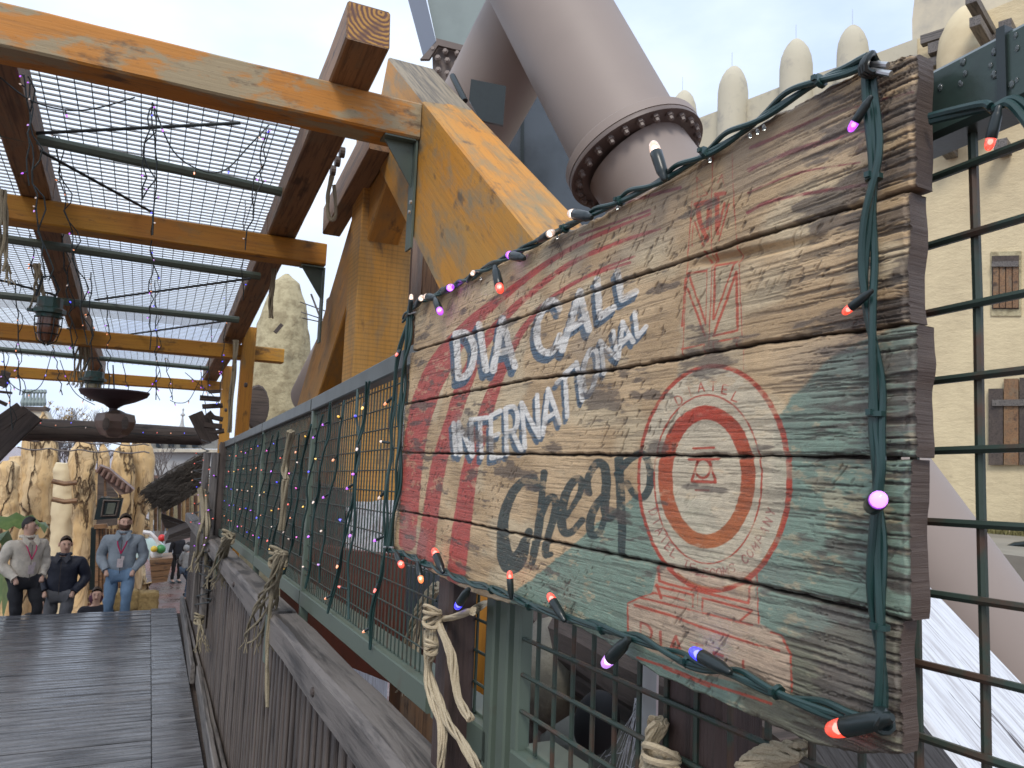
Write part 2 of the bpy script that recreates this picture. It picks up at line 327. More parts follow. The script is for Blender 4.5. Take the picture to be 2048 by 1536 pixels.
# block letters
FONT = {'D': [[(0, 0), (0, 1)], [(0, 1), (.55, .97), (.95, .72), (1, .45), (.85, .18), (.5, .02), (0, 0)]], 'I': [[(.5, 0), (.5, 1)]], 'A': [[(0, 0), (.5, 1)], [(.5, 1), (1, 0)], [(.22, .33), (.8, .33)]],
 'C': [[(1, .78), (.8, .97), (.45, 1), (.12, .75), (.03, .45), (.15, .15), (.5, 0), (.82, .06), (1, .25)]], 'L': [[(0, 1), (0, 0), (.95, 0)]], 'N': [[(0, 0), (0, 1), (1, 0), (1, 1)]], 'T': [[(0, 1), (1, 1)], [(.5, 1), (.5, 0)]],
 'E': [[(.95, 1), (0, 1), (0, 0), (.95, 0)], [(0, .5), (.75, .5)]], 'R': [[(0, 0), (0, 1)], [(0, 1), (.7, .97), (.95, .75), (.7, .5), (0, .47)], [(.4, .47), (1, 0)]],
 'O': [[(.5, 1), (.12, .8), (0, .5), (.12, .15), (.5, 0), (.88, .15), (1, .5), (.88, .85), (.5, 1)]], 'M': [[(0, 0), (.05, 1), (.5, .35), (.95, 1), (1, 0)]], 'S': [[(.95, .85), (.6, 1), (.1, .85), (.15, .58), (.85, .42), (.9, .15), (.45, 0), (.02, .15)]],
 'P': [[(0, 0), (0, 1)], [(0, 1), (.75, .97), (.95, .73), (.7, .48), (0, .46)]], 'Y': [[(0, 1), (.5, .5), (1, 1)], [(.5, .5), (.5, 0)]], '.': [[(.45, .5), (.55, .5)]], 'Z': [[(0, 1), (1, 1), (0, 0), (1, 0)]]}
def letter(ch, q, w, col, off=(0, 0), wear=.35, op=1):
    (x0, y0), (x1, y1), (x2, y2), (x3, y3) = q      # bottom-left, bottom-right, top-right, top-left (design units)
    for st in FONT[ch]:
        P = []
        for u, v in st: P.append((x0*(1-u)*(1-v)+x1*u*(1-v)+x2*u*v+x3*(1-u)*v+off[0], y0*(1-u)*(1-v)+y1*u*(1-v)+y2*u*v+y3*(1-u)*v+off[1]))
        stroke(P, w, col, op=op, wear=wear, curve=ch in 'DCROSP' and len(P) > 4)
def word(L, w, sh):
    for pas in (0, 1):
        for ch, q in L:
            Q = [c5(*p) for p in q]
            if pas == 0: letter(ch, Q, w*1.05, BLU, sh, .3); letter(ch, Q, w*1.0, BLU, (sh[0]*.5, sh[1]*.5), .3)
            else: letter(ch, Q, w, WHT, (0, 0), .4)
word([('D', [(405, 815), (500, 790), (490, 530), (388, 555)]), ('I', [(545, 775), (590, 760), (545, 490), (505, 505)]), ('A', [(610, 770), (735, 745), (700, 450), (630, 475)]),
      ('C', [(865, 690), (1010, 640), (1000, 340), (865, 400)]), ('A', [(1020, 650), (1175, 530), (1165, 280), (1080, 330)]), ('L', [(1240, 455), (1325, 395), (1310, 200), (1225, 235)]), ('L', [(1368, 350), (1455, 300), (1430, 130), (1345, 185)])], 13.5, (-7, 15))
xt = [(358, 1085), (480, 1060), (570, 1050), (680, 995), (780, 960), (870, 915), (960, 870), (1080, 745), (1170, 655), (1240, 600), (1310, 545), (1400, 465), (1480, 395)]
xb = [(372, 1262), (600, 1290), (700, 1262), (780, 1240), (880, 1165), (1000, 1085), (1060, 1040), (1150, 930), (1230, 835), (1300, 745), (1400, 640), (1520, 505)]
ft = lambda x, L: float(np.interp(x, [p[0] for p in L], [p[1] for p in L]))
INT = [('I', 362, 385, 375, 400), ('N', 405, 478, 415, 485), ('T', 490, 572, 505, 575), ('E', 595, 655, 597, 660), ('R', 685, 752, 690, 775), ('N', 778, 868, 798, 880), ('A', 905, 968, 905, 1005), ('T', 985, 1085, 1020, 1075), ('I', 1090, 1115, 1122, 1150), ('O', 1140, 1225, 1145, 1228), ('N', 1245, 1318, 1265, 1342), ('A', 1340, 1415, 1350, 1435), ('L', 1445, 1500, 1462, 1518)]
word([(c_, [(a2, ft(a2, xb)), (b2, ft(b2, xb)), (b1, ft(b1, xt)), (a1, ft(a1, xt))]) for c_, a1, b1, a2, b2 in INT], 9, (-5, 11))
# roundel with its plinth and lattice mast
poly([ct(*p) for p in ((250, 900), (620, 860), (660, 1500), (700, 1600), (180, 1700))], (.47, .40, .27), op=.5, wear=.3, soft=8)
poly([c6(*p) for p in arc(583, 785, 385, 575, 0, 360, 48)], (.58, .50, .36), op=.95, wear=.2, soft=3)
poly([c8(*p) for p in ((340, 100), (900, 130), (935, 430), (1060, 500), (1115, 620), (1110, 860), (500, 700), (160, 520), (160, 310), (240, 275), (310, 250))], (.50, .36, .25), op=.95, wear=.25, soft=3)
# script lettering "Cheap"
for P in ([(885, 215, 70), (865, 185, 60), (800, 205, 40), (740, 290, 46), (700, 400, 50), (690, 540, 60), (710, 660, 80), (750, 700, 95), (800, 650, 70), (830, 570, 50), (855, 500, 34)],
          [(945, 140, 34), (930, 300, 34), (915, 460, 40), (893, 600, 40), (870, 690, 34)], [(925, 420, 30), (960, 320, 34), (1000, 290, 38), (1018, 350, 40), (995, 450, 36), (965, 560, 36), (958, 640, 36), (990, 640, 26)],
          [(1070, 420, 26), (1120, 350, 26), (1165, 270, 30), (1178, 205, 34), (1150, 175, 38), (1105, 220, 40), (1065, 320, 44), (1052, 430, 46), (1070, 505, 40), (1120, 500, 34), (1180, 430, 30)],
          [(1222, 265, 34), (1215, 180, 34), (1265, 85, 40), (1315, 100, 44), (1328, 200, 44), (1318, 330, 44), (1330, 420, 34), (1385, 400, 28)], [(1310, 280, 34), (1260, 350, 40), (1228, 440, 42), (1240, 520, 40), (1285, 505, 34), (1315, 420, 28)],
          [(1405, 60, 44), (1415, 250, 44), (1422, 450, 40), (1420, 640, 34)], [(1395, 150, 36), (1470, 60, 34), (1550, 25, 36), (1592, 90, 36), (1600, 200, 36), (1560, 285, 36), (1500, 270, 34), (1455, 200, 30)]):
    stroke([(a_, b_, w_*1.3) for a_, b_, w_ in P], 0, DKT, c=c7, ks=3.07, wear=.12, curve=True)
stroke([(x, y, 16+16*max(0, math.cos(math.radians(-25+0))*((x-195)/775))) for x, y in arc(583, 785, 385, 575, 0, 360, 60)], 0, REDD, c=c6, ks=2.56, wear=.35)
stroke(arc(552, 790, 275, 432, 0, 360, 60), 8, REDD, c=c6, ks=2.56, wear=.45)
stroke(arc(585, 790, 372, 555, 20, 120, 30), 6, ORG, c=c6, ks=2.56, wear=.4)
for k in range(36):
    a0 = k*10; t_ = .5+.5*math.sin(math.radians(a0+5)); colr = [REDD[i]*(1-t_)+ORG[i]*t_ for i in range(3)]
    stroke(arc(545, 778, 212, 330, a0-1, a0+11, 3), 72, colr, c=c6, ks=2.56, wear=.27)
for P, w_ in (([(478, 632), (582, 628)], 12), ([(455, 688), (605, 686)], 13), ([(500, 695), (470, 790), (470, 800), (592, 805), (560, 700)], 13), ([(490, 845), (556, 847)], 9)): stroke(P, w_, REDD, c=c6, ks=2.56, wear=.25)
stroke(arc(525, 735, 38, 48, 0, 360, 16), 13, REDD, c=c6, ks=2.56, wear=.25)
def ringtext(txt, cx, cy, rx, ry, a0, a1, h, wd, lw, inward=True, col=REDD):
    n = len(txt)
    for i, ch in enumerate(txt):
        if ch == ' ': continue
        a = math.radians(a0+(a1-a0)*i/(n-1)); p = np.array([cx+rx*math.cos(a), cy+ry*math.sin(a)])
        o = np.array([math.cos(a)*.8, math.sin(a)]); o /= np.linalg.norm(o)
        tn = np.array([-o[1], o[0]]); 
        if not inward: tn = -tn; o = -o
        q = [p-tn*wd/2-o*h/2, p+tn*wd/2-o*h/2, p+tn*wd/2+o*h/2, p-tn*wd/2+o*h/2]
        letter(ch, [c6(*v) for v in q], lw, col, wear=.4)
ringtext('DIATEL', 560, 790, 292, 478, -122, -62, 46, 30, 2.6)
ringtext('DIATEL TELECOMS COMPANY', 572, 770, 322, 500, 158, 22, 42, 26, 2.4, inward=False, col=(.33, .1, .08))
for P, w_ in (([(300, 350), (255, 900), (225, 1500)], 4), ([(570, 80), (585, 450), (620, 900), (655, 1600)], 4), ([(440, 60), (425, 500), (430, 900), (405, 1500)], 5), ([(395, 900), (385, 1300)], 4),
              ([(325, 260), (400, 380), (330, 400), (325, 260)], 5), ([(470, 300), (500, 240), (520, 330)], 4),
              ([(320, 450), (410, 430)], 22), ([(330, 450), (345, 560), (395, 700)], 24), ([(410, 440), (400, 620)], 16), ([(460, 380), (520, 370)], 20), ([(465, 390), (470, 650)], 22), ([(520, 440), (470, 650)], 10), ([(550, 450), (480, 700)], 8),
              ([(310, 570), (370, 740)], 8), ([(300, 600), (290, 740)], 4), ([(380, 780), (400, 850)], 12), ([(460, 780), (440, 840)], 8),
              ([(265, 930), (390, 912)], 12), ([(265, 930), (385, 1280)], 10), ([(245, 960), (222, 1300)], 8), ([(262, 1040), (380, 1370)], 11), ([(450, 875), (592, 850)], 12), ([(585, 860), (445, 1250)], 8), ([(600, 920), (442, 1365)], 12), ([(600, 920), (612, 1320)], 13),
              ([(440, 1368), (612, 1330)], 12), ([(450, 870), (440, 1250)], 10), ([(220, 1460), (375, 1425), (378, 1500)], 9), ([(442, 1480), (440, 1412), (620, 1380), (595, 1440)], 10)):
    stroke(P, w_*1.4, (.45, .075, .035), c=ct, ks=3.49, wear=.3)
for P, w_ in (([(340, 90), (350, 180), (400, 200), (870, 310), (878, 140)], 12), ([(330, 210), (545, 262), (545, 335)], 11), ([(310, 250), (520, 300)], 7), ([(600, 355), (603, 280), (890, 355), (820, 415)], 11), ([(575, 255), (572, 330)], 6), ([(915, 130), (930, 430)], 6), ([(335, 205), (360, 280)], 14),
              ([(235, 280), (290, 290), (890, 440)], 9), ([(200, 322), (420, 385), (600, 455), (900, 550), (1050, 590)], 12), ([(160, 520), (160, 312), (240, 275), (330, 250)], 7), ([(1000, 480), (1060, 500), (1118, 610), (1120, 830)], 9), ([(215, 630), (400, 690), (600, 770), (850, 850), (1000, 900)], 12), ([(370, 690), (640, 800)], 8)):
    stroke(P, w_*1.25, (.45, .07, .035), c=c8, ks=2.93, wear=.3)
for ch, q in (('D', [(235, 520), (300, 535), (300, 445), (235, 425)]), ('I', [(345, 555), (365, 560), (358, 480), (343, 478)]), ('A', [(405, 590), (480, 615), (460, 510), (425, 500)]), ('T', [(540, 650), (610, 670), (600, 560), (530, 540)]), ('E', [(665, 690), (725, 705), (722, 620), (665, 600)]), ('L', [(835, 722), (885, 740), (880, 660), (840, 650)])):
    letter(ch, [c8(*p) for p in q], 5, (.38, .08, .05), wear=.3)

# plank outlines in design units
TOPL = [(800, 622), (830, 612), (900, 576), (1000, 527), (1100, 478), (1200, 430), (1300, 378), (1400, 318), (1500, 258), (1600, 203), (1740, 128), (1800, 108), (1840, 100), (1880, 90)]
SEAM = [[(800, 711), (828, 702), (1030, 640), (1240, 563), (1480, 484), (1700, 416), (1860, 365), (1880, 358)], [(800, 812), (815, 808), (1050, 760), (1240, 738), (1500, 690), (1700, 662), (1870, 640), (1885, 638)],
        [(780, 905), (810, 906), (1100, 909), (1500, 912), (1890, 916)], [(770, 1014), (790, 1020), (935, 1046), (1074, 1077), (1200, 1103), (1480, 1163), (1747, 1226), (1890, 1262)]]
BOT = [(770, 1093), (790, 1102), (865, 1147), (936, 1186), (1014, 1208), (1083, 1229), (1164, 1261), (1213, 1290), (1313, 1353), (1439, 1408), (1528, 1449), (1620, 1490), (1713, 1512), (1835, 1510), (1890, 1512)]
LEFT = [(829, 0), (818, 0), (808, 0), (792, 0), (781, 0)]; RIGHT = [1826, 1812, 1824, 1815, 1796]
RIGHTY = [240, 500, 780, 1080, 1370]
def curve_t(L):
    P = np.array([sgn(*p) for p in L]); o = np.argsort(P[:, 0]); return P[o, 0], P[o, 1]
lines = [curve_t(L) for L in [TOPL]+SEAM+[BOT]]
sign = thing('painted_sign', 'weathered plank sign with painted words DIA CALL INTERNATIONAL Cheap beside a red roundel', 'sign', (SX, .9, 1.4))
m, nt, b = newmat('painted_planks')
at = nt.nodes.new('ShaderNodeVertexColor'); at.layer_name = 'paint'
v1 = coords(nt, (1, 4, 85), rnd=True); gr = nz_(nt, v1, 5, 9, .7, .25)
v2 = coords(nt, (1, 22, 26)); fl = nz_(nt, v2, 5, 8, .75, .5)
v3 = coords(nt, (1, 60, 60)); fi = nz_(nt, v3, 4, 6, .7)
c_ = mix(nt, ramp(nt, gr, [(.33, .5), (.40, 0)]), at.outputs[0], (.07, .052, .04))
c_ = mix(nt, ramp(nt, fl, [(.66, 0), (.70, .7)]), c_, (.09, .07, .055))
c_ = mix(nt, ramp(nt, fi, [(.3, .2), (.6, 0)]), c_, (.2, .15, .11))
c_ = mix(nt, ramp(nt, fl, [(.28, .12), (.36, 0)]), c_, (.60, .48, .32))
nt.links.new(c_, b.inputs['Base Color']); b.inputs['Roughness'].default_value = .5
hh = N(nt, 'ShaderNodeMath', operation='ADD'); nt.links.new(gr, hh.inputs[0]); nt.links.new(fl, hh.inputs[1]); bump(nt, b, hh.outputs[0], .55, .0022)
M['sign'] = m
def paint_ops(u, v, s, t):
    n = u.size; col = np.zeros((n, 3)); uf, vf = u.ravel(), v.ravel(); sf, tf = s.ravel(), t.ravel()
    base = fbm(sf*7, tf*22, 4, 3)[:, None]
    col[:] = np.array([.60, .425, .24])*(1-sst(base, .35, .65))+np.array([.44, .30, .16])*sst(base, .35, .65)
    yel = sst(fbm(sf*9, tf*16, 3, 9), .55, .7)[:, None]*.5; col = col*(1-yel)+np.array([.66, .56, .37])*yel
    wn_ = fbm(sf*26, tf*80, 5, 5, .65); wf = fbm(sf*90, tf*260, 3, 8, .7); wn2 = wn_*.7+wf*.3
    for op in PA:
        if op[0] == 's':
            P = np.array(op[1]); r = P[:, 2].max()/2+3
            msk = (uf > P[:, 0].min()-r) & (uf < P[:, 0].max()+r) & (vf > P[:, 1].min()-r) & (vf < P[:, 1].max()+r)
            idx = np.nonzero(msk)[0]
            if not idx.size: continue
            x, y = uf[idx], vf[idx]; best = np.full(idx.size, 1e9)
            for i in range(len(P)-1):
                a, bb = P[i], P[i+1]; d = bb[:2]-a[:2]; L2 = d.dot(d)+1e-9
                k = np.clip(((x-a[0])*d[0]+(y-a[1])*d[1])/L2, 0, 1)
                dist = np.hypot(x-a[0]-k*d[0], y-a[1]-k*d[1])-(a[2]+(bb[2]-a[2])*k)/2
                best = np.minimum(best, dist)
            al = 1-sst(best+(wn2[idx]-.5)*3, -.9, .9)
        else:
            P = np.array(op[1]); sf_ = op[5]; r = sf_*2
            msk = (uf > P[:, 0].min()-r) & (uf < P[:, 0].max()+r) & (vf > P[:, 1].min()-r) & (vf < P[:, 1].max()+r)
            idx = np.nonzero(msk)[0]
            if not idx.size: continue
            x, y = uf[idx], vf[idx]; ins = np.zeros(idx.size, bool); best = np.full(idx.size, 1e9)
            for i in range(len(P)):
                a, bb = P[i], P[(i+1) % len(P)]; d = bb-a
                cr_ = ((a[1] > y) != (bb[1] > y)) & (x < (bb[0]-a[0])*(y-a[1])/((bb[1]-a[1]) or 1e-9)+a[0]); ins ^= cr_
                k = np.clip(((x-a[0])*d[0]+(y-a[1])*d[1])/(d.dot(d)+1e-9), 0, 1); best = np.minimum(best, np.hypot(x-a[0]-k*d[0], y-a[1]-k*d[1]))
            sd_ = np.where(ins, -best, best)+(wn2[idx]-.5)*sf_*3; al = 1-sst(sd_, -sf_*.5, sf_*.5)
        wear = sst(wn2[idx], .40+op[4]*.0, .40+.42*(1-op[4])); keep = 1-sst(wn2[idx]+op[4]*.10, .60, .68)
        al = al*op[3]*(.5+.45*keep)
        cc = np.array(op[2])[None, :]*(.88+.3*wf[idx][:, None])
        col[idx] = col[idx]*(1-al[:, None])+cc*al[:, None]
    # bare, grey and dark places, strongest at the ends
    ue = sst(uf, 1500, 1800); le = 1-sst(uf, 800, 900)
    be = sst(vf, 1250+0*uf, 1450)
    bare = fbm(sf*14, tf*60, 5, 21, .6)+ue*.13+le*.07+be*.05
    k = sst(bare, .63, .71)[:, None]*.75; dk = np.array([.085, .066, .055])*(.6+.8*wf[:, None]); col = col*(1-k)+dk*k
    k = sst(fbm(sf*5, tf*9, 3, 31), .6, .72)[:, None]*.35; col = col*(1-k)+np.array([.2, .18, .16])*k
    g2 = sst(fbm(sf*30, tf*340, 3, 41), .55, .68)[:, None]*(.15+.65*ue[:, None]); col = col*(1-g2)+np.array([.06, .048, .04])*g2
    return col
NU = 860
for k in range(5):
    lef, rig = LEFT[k][0], RIGHT[k]; NV = 128
    us = np.linspace(lef, rig, NU); ymid = [(650), (760), (857), (963), (1060)][k]
    vm = np.interp(us, [lef, rig], [ymid, RIGHTY[k]])
    Y = np.array([sgn(a_, b_)[0] for a_, b_ in zip(us, vm)])            # far .. near
    zt = np.interp(Y, *lines[k]); zb = np.interp(Y, *lines[k+1])
    gap = .0012
    edge = lambda sd_: (fbm(Y*60, Y*0+sd_, 4, 50+k)-.5)*.0035
    zt = zt-gap+edge(1) if k else zt+edge(1)*2; zb = zb+gap+edge(7)
    vv = np.linspace(0, 1, NV); vv = vv*.9+.1*(.5-.5*np.cos(vv*math.pi))
    Z = zt[:, None]*(1-vv[None])+zb[:, None]*vv[None]; Yg = np.repeat(Y[:, None], NV, 1)
    jag = (fbm(Z*70, Z*0+k, 3, 60+k)-.5)*.009
    wgt = sst(np.arange(NU), NU-60, NU-1)[:, None]*1.0; wl_ = (1-sst(np.arange(NU), 0, 40))[:, None]
    Yg = Yg-jag*wgt*.7+jag*wl_*1.5
    rg = sst(np.arange(NU)/NU, .55, .95)[:, None]
    h = (fbm(Yg*10, Z*260, 5, 70+k, .65)-.5)*(.0005+.0009*rg)+(fbm(Yg*5, Z*14, 3, 80+k)-.5)*.0025+(fbm((Yg+Z)*40, (Z-Yg)*40, 3, 76+k)-.5)*.0012
    ue = sst(np.arange(NU)/NU, .62, .97)[:, None]
    gro = sst(fbm(Yg*13+fbm(Yg*6, Z*20, 2, 3)*.8, Z*380, 4, 90+k, .6), .57-.04*rg, .64-.02*rg); h = h-gro*(.0004+.0011*ue)
    chis = sst(fbm((Yg*.9+Z*.8)*210, (Z-Yg*.9)*60, 2, 95+k), .70, .78)*sst(fbm(Yg*9, Z*9, 2, 99+k), .35, .6); h = h-chis*.0011
    # big scooped chisel mark in the second plank
    if k == 1:
        uu, vv2 = design(Yg, Z); dch = np.abs(vv2-(530-(uu-1380)*.20)); h = h-(1-sst(dch, 0, 16))*sst(uu, 1360, 1430)*(1-sst(uu, 1560, 1700))*.006
    dt = np.minimum(zt[:, None]-Z, Z-zb[:, None]); h = h-(1-sst(dt, 0, .0022))*.0020
    dn = (Yg[:, :]-Yg[-1:, :]); h = h-(1-sst(dn, 0, .003))*.0015*(.4+fbm(Z*120, Z*0, 2, 5))
    X = SX-h
    u_, v_ = design(Yg, Z); col = paint_ops(u_, v_, Yg, Z).reshape(NU, NV, 3)
    dk = (gro*(.25+.6*ue)+chis*.5+(1-sst(dt, 0, .0022))*.6)[..., None]; dk = np.clip(dk, 0, .9); col = col*(1-dk)+np.array([.05, .04, .033])*dk
    # close the plank: sides and back
    th = .021 if k != 4 else .018
    def ringed(A, back): 
        B = np.zeros((NU+2, NV+2)); B[1:-1, 1:-1] = A; B[0, 1:-1] = A[0]; B[-1, 1:-1] = A[-1]; B[:, 0] = B[:, 1]; B[:, -1] = B[:, -2]
        if back is not None: B[0] = back; B[-1] = back; B[:, 0] = back; B[:, -1] = back
        return B
    Xb, Yb, Zb = ringed(X, SX+th), ringed(Yg, None), ringed(Z, None)
    ke = np.convolve(np.pad(Yg[-1], 12, 'edge'), np.ones(25)/25, 'valid'); Yb[-1, 1:-1] = ke+.0006*np.sin(np.linspace(0, 9, NV)+k); Yb[-1, 0] = ke[0]; Yb[-1, -1] = ke[-1]; Yb[-2, 1:-1] = ke-.0015
    Cb = np.zeros((NU+2, NV+2, 4)); Cb[1:-1, 1:-1, :3] = col; Cb[..., 3] = 1
    nb = np.array([.07, .052, .042, 1]); Cb[0] = nb; Cb[-1] = nb; Cb[:, 0] = nb; Cb[:, -1] = nb; Cb[-2, :, :3] = Cb[-2, :, :3]*.3+nb[:3]*.7
    nU, nV = NU+2, NV+2
    co = np.stack([Xb, Yb, Zb], -1).reshape(-1, 3).astype(np.float32)
    ii, jj = np.meshgrid(np.arange(nU-1), np.arange(nV-1), indexing='ij'); a0 = (ii*nV+jj).ravel()
    quads = np.stack([a0, a0+1, a0+nV+1, a0+nV], 1)
    quads = quads[:, ::-1]
    e0 = (nU-2)*nV; quads = quads[quads.max(1) < (nU-1)*nV]; nb0 = len(co); ex = co[e0:e0+2*nV].copy(); co = np.concatenate([co, ex])
    jj2 = np.arange(nV-1)+nb0; quads = np.concatenate([quads, np.stack([jj2, jj2+1, jj2+nV+1, jj2+nV], 1)[:, ::-1]])
    Cf = Cb.reshape(-1, 4); nvar = (.75+.5*fbm(ex[:, 2]*40, ex[:, 0]*900, 3, 7))[:, None]; exc = np.ones((2*nV, 4)); exc[:, :3] = np.array([.085, .06, .048])*nvar; Cf = np.concatenate([Cf, exc])
    me = bpy.data.meshes.new('plank'); nq = len(quads)
    me.vertices.add(len(co)); me.vertices.foreach_set('co', co.ravel()); me.loops.add(nq*4); me.loops.foreach_set('vertex_index', quads.ravel().astype(np.int32))
    me.polygons.add(nq); me.polygons.foreach_set('loop_start', np.arange(nq, dtype=np.int32)*4); me.polygons.foreach_set('loop_total', np.full(nq, 4, np.int32))
    ca = me.color_attributes.new('paint', 'FLOAT_COLOR', 'POINT'); ca.data.foreach_set('color', Cf.reshape(-1).astype(np.float32))
    me.update(); me.validate(); sm_ = np.ones(len(me.polygons), bool); sm_[-(nV-1):] = False; me.polygons.foreach_set('use_smooth', sm_)
    put('plank', me, M['sign'], sign)

yA, yB = sgn(1818, 700)[0], sgn(815, 800)[0]; mb = MB(); zt_ = lambda Y: float(np.interp(Y, *lines[0]))-.012; zb_ = lambda Y: float(np.interp(Y, *lines[5]))+.012
yA += .02; yB -= .03
for i in range(12):
    a_, b_ = yA+(yB-yA)*i/12, yA+(yB-yA)*(i+1)/12; x0, x1 = SX+.0145, SX+.0165
    mb.hexa([(x0, a_, zb_(a_)), (x1, a_, zb_(a_)), (x1, b_, zb_(b_)), (x0, b_, zb_(b_)), (x0, a_, zt_(a_)), (x1, a_, zt_(a_)), (x1, b_, zt_(b_)), (x0, b_, zt_(b_))])
mb.build('seam_light_block', M['plank_dark'], sign)  # added thin plate, keeps light from showing through the plank seams
# ================================================================ fence of green steel mesh
FX = .515
ztop = lambda Y: 1.914-.042*Y if Y < 1.5 else 1.841-.037*(Y-1.5)
zbot = lambda Y: 1.228-.033*Y
def steel_panel(name, label, y0, y1, X, pitch_v, pitch_h, wr, group=None, posts=(True, True), rail=.046, cat='fence panel', post_w=.03, zb=zbot):
    t = thing(name, label, cat, (X, (y0+y1)/2, zb((y0+y1)/2)), group)
    MF = M['green']
    pts = lambda f, dz=0: (Vector((X, y0, f(y0)+dz)), Vector((X, y1, f(y1)+dz)))
    a_, b_ = pts(ztop, -rail/2); beam('top_rail', a_, b_, .036, rail, M['dkgreen'] if y0 < .3 else M['toprail'], t, cham=.004, seg=2)
    a_, b_ = pts(zb, -.03); beam('bottom_rail', a_, b_, .03, .05, MF, t, cham=.003, seg=2)
    a_, b_ = pts(zb, -.003); a_.x += .03; b_.x += .03; beam('bottom_flange', a_, b_, .05, .006, MF, t, cham=.001, seg=1)
    for q, yq in zip(posts, (y0, y1)):
        if q: beam('steel_post', (X, yq, zb(yq)-.25), (X, yq, ztop(yq)-rail), post_w, post_w, MF, t, upv=(1, 0, 0), cham=.003, seg=1)
    n = int((y1-y0)/pitch_v); vm = None
    for i in range(1, n+1):
        y = y0+(y1-y0)*(i/(n+1)) if n > 1 else (y0+y1)/2
        mb = MB(); H = ztop(y)-rail-zb(y); nn = 5 if wr > .003 else 1
        mb.tube([(0, (hsh(i, k, 3)-.5)*wr*.4, H*k/nn) for k in range(nn+1)], wr, 7 if wr > .0025 else 5, cap=False)
        mb.build('vertical_wire', M['green_wire'], t, smooth=True, mtx=Matrix.Translation((X, y, zb(y))))
    H0 = ztop(y0)-zb(y0); k = 1
    while k*pitch_h < H0-.03:
        mb = MB(); mb.tube([(0, 0, 0), (0, (y1-y0), (zb(y1)-zb(y0)))], wr*.95, 6, cap=False)
        mb.build('horizontal_wire', M['green_wire'], t, smooth=True, mtx=Matrix.Translation((X-wr*1.4, y0, zb(y0)+k*pitch_h))); k += 1
    return t
GRP = 'green steel mesh panels along the bridge'
yg = aX(1042, 1400, FX).y
steel_panel('mesh_fence_panel', 'green mesh panel with wide square grid behind the right end of the painted sign', -.35, yg, FX, .0505, .0505, .0033, GRP, posts=(False, True), post_w=.022, rail=.053)
yg2 = aX(1018, 1400, FX).y; ya = aX(985, 1400, FX).y
yr = aX(880, 1350, FX).y
steel_panel('mesh_fence_panel', 'narrow green mesh panel under the sign with two frayed ropes against it', ya-.012, yr, FX, .05, .05, .0026, GRP, posts=(True, False), post_w=.03)
beam('gate_stop_post', (FX, yg2, .9), (FX, yg2, 1.83), .03, .028, M['green'], None, upv=(1, 0, 0), cham=.003)
props(bpy.data.objects['gate_stop_post'], 'slim green steel post standing alone in the gap between two mesh panels', 'post')
ys = [yr+.02, 2.75, 4.05, 5.4, 6.7]
labs = ['fine green mesh panel just left of the sign, hung with many wires of bulbs', 'green mesh panel second from the sign, behind the long hanging rope', 'green mesh panel third from the sign with blue and orange bulbs', 'farthest green mesh panel, by the two grey timber posts']
for k in range(4):
    steel_panel('mesh_fence_panel', labs[k], ys[k]+.01, ys[k+1]-.01, FX, .029, .05 if k else .05, .0020, GRP, posts=(False, True), post_w=.028)
# ---------------------------------------------------------------- timber balustrade
HZ = lambda Y: 1.135-.026*Y          # top of handrail
deckz = lambda Y: -.0175*Y
bal = thing('timber_balustrade', 'grey weathered timber balustrade with a broad handrail and close set balusters under the green mesh', 'balustrade', (.45, 4, -.07))
cuts = [(.55, 1.36), (1.42, 2.62), (2.66, 4.35), (4.38, 6.4), (6.42, 9.4)]
cuts = [(.4, 2.72), (2.76, 4.9), (4.93, 6.9), (6.93, 9.5)]
for a_, b_ in cuts:
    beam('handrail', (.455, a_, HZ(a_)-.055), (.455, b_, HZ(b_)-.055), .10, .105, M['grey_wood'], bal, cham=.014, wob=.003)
y = .45
while y < 9.4:
    z1 = HZ(y)-.108; z0 = deckz(y)-.08; w = .034+.008*hsh(y, 1)
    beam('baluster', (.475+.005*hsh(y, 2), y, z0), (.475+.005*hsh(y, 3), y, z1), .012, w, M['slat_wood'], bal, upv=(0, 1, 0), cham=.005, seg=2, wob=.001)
    y += w+.046+.006*hsh(y, 4)
for (a_, b_) in ((.8, 3.4), (3.42, 6.2), (6.22, 9.45)):
    beam('curb_board', (.40, a_, deckz(a_)+.075), (.43+.005, b_, deckz(b_)+.075), .03, .13, M['grey_wood'], bal, cham=.005, wob=.002)
    beam('lower_rail', (.446, a_, deckz(a_)+.03), (.452, b_, deckz(b_)+.03), .022, .2, M['grey_wood'], bal, cham=.004, wob=.002)
for y in (2.74, 4.915, 6.9):
    beam('rail_bracket', (.40, y, HZ(y)-.16), (.40, y, HZ(y)-.01), .012, .04, M['green'], bal, upv=(0, 1, 0), cham=.002)
for y in (1.95, 3.9, 5.6):
    mb = MB(); mb.lathe([(.012, -.004), (.012, .004), (.006, .007)], 10, (.403, y, HZ(y)-.06), (-1, 0, 0)); mb.build('bolt', M['plank_dark'], bal)
mb = MB(); mb.hexa([(.60, .3, -.35), (.62, .3, -.35), (.62, 9.5, -.5), (.60, 9.5, -.5), (.60, .3, .97), (.62, .3, .97), (.62, 9.5, .75), (.60, 9.5, .75)]); mb.build('baluster_shade_sheet', M['plank_dark'], bal)  # added dark sheet standing in for the shade between the balusters
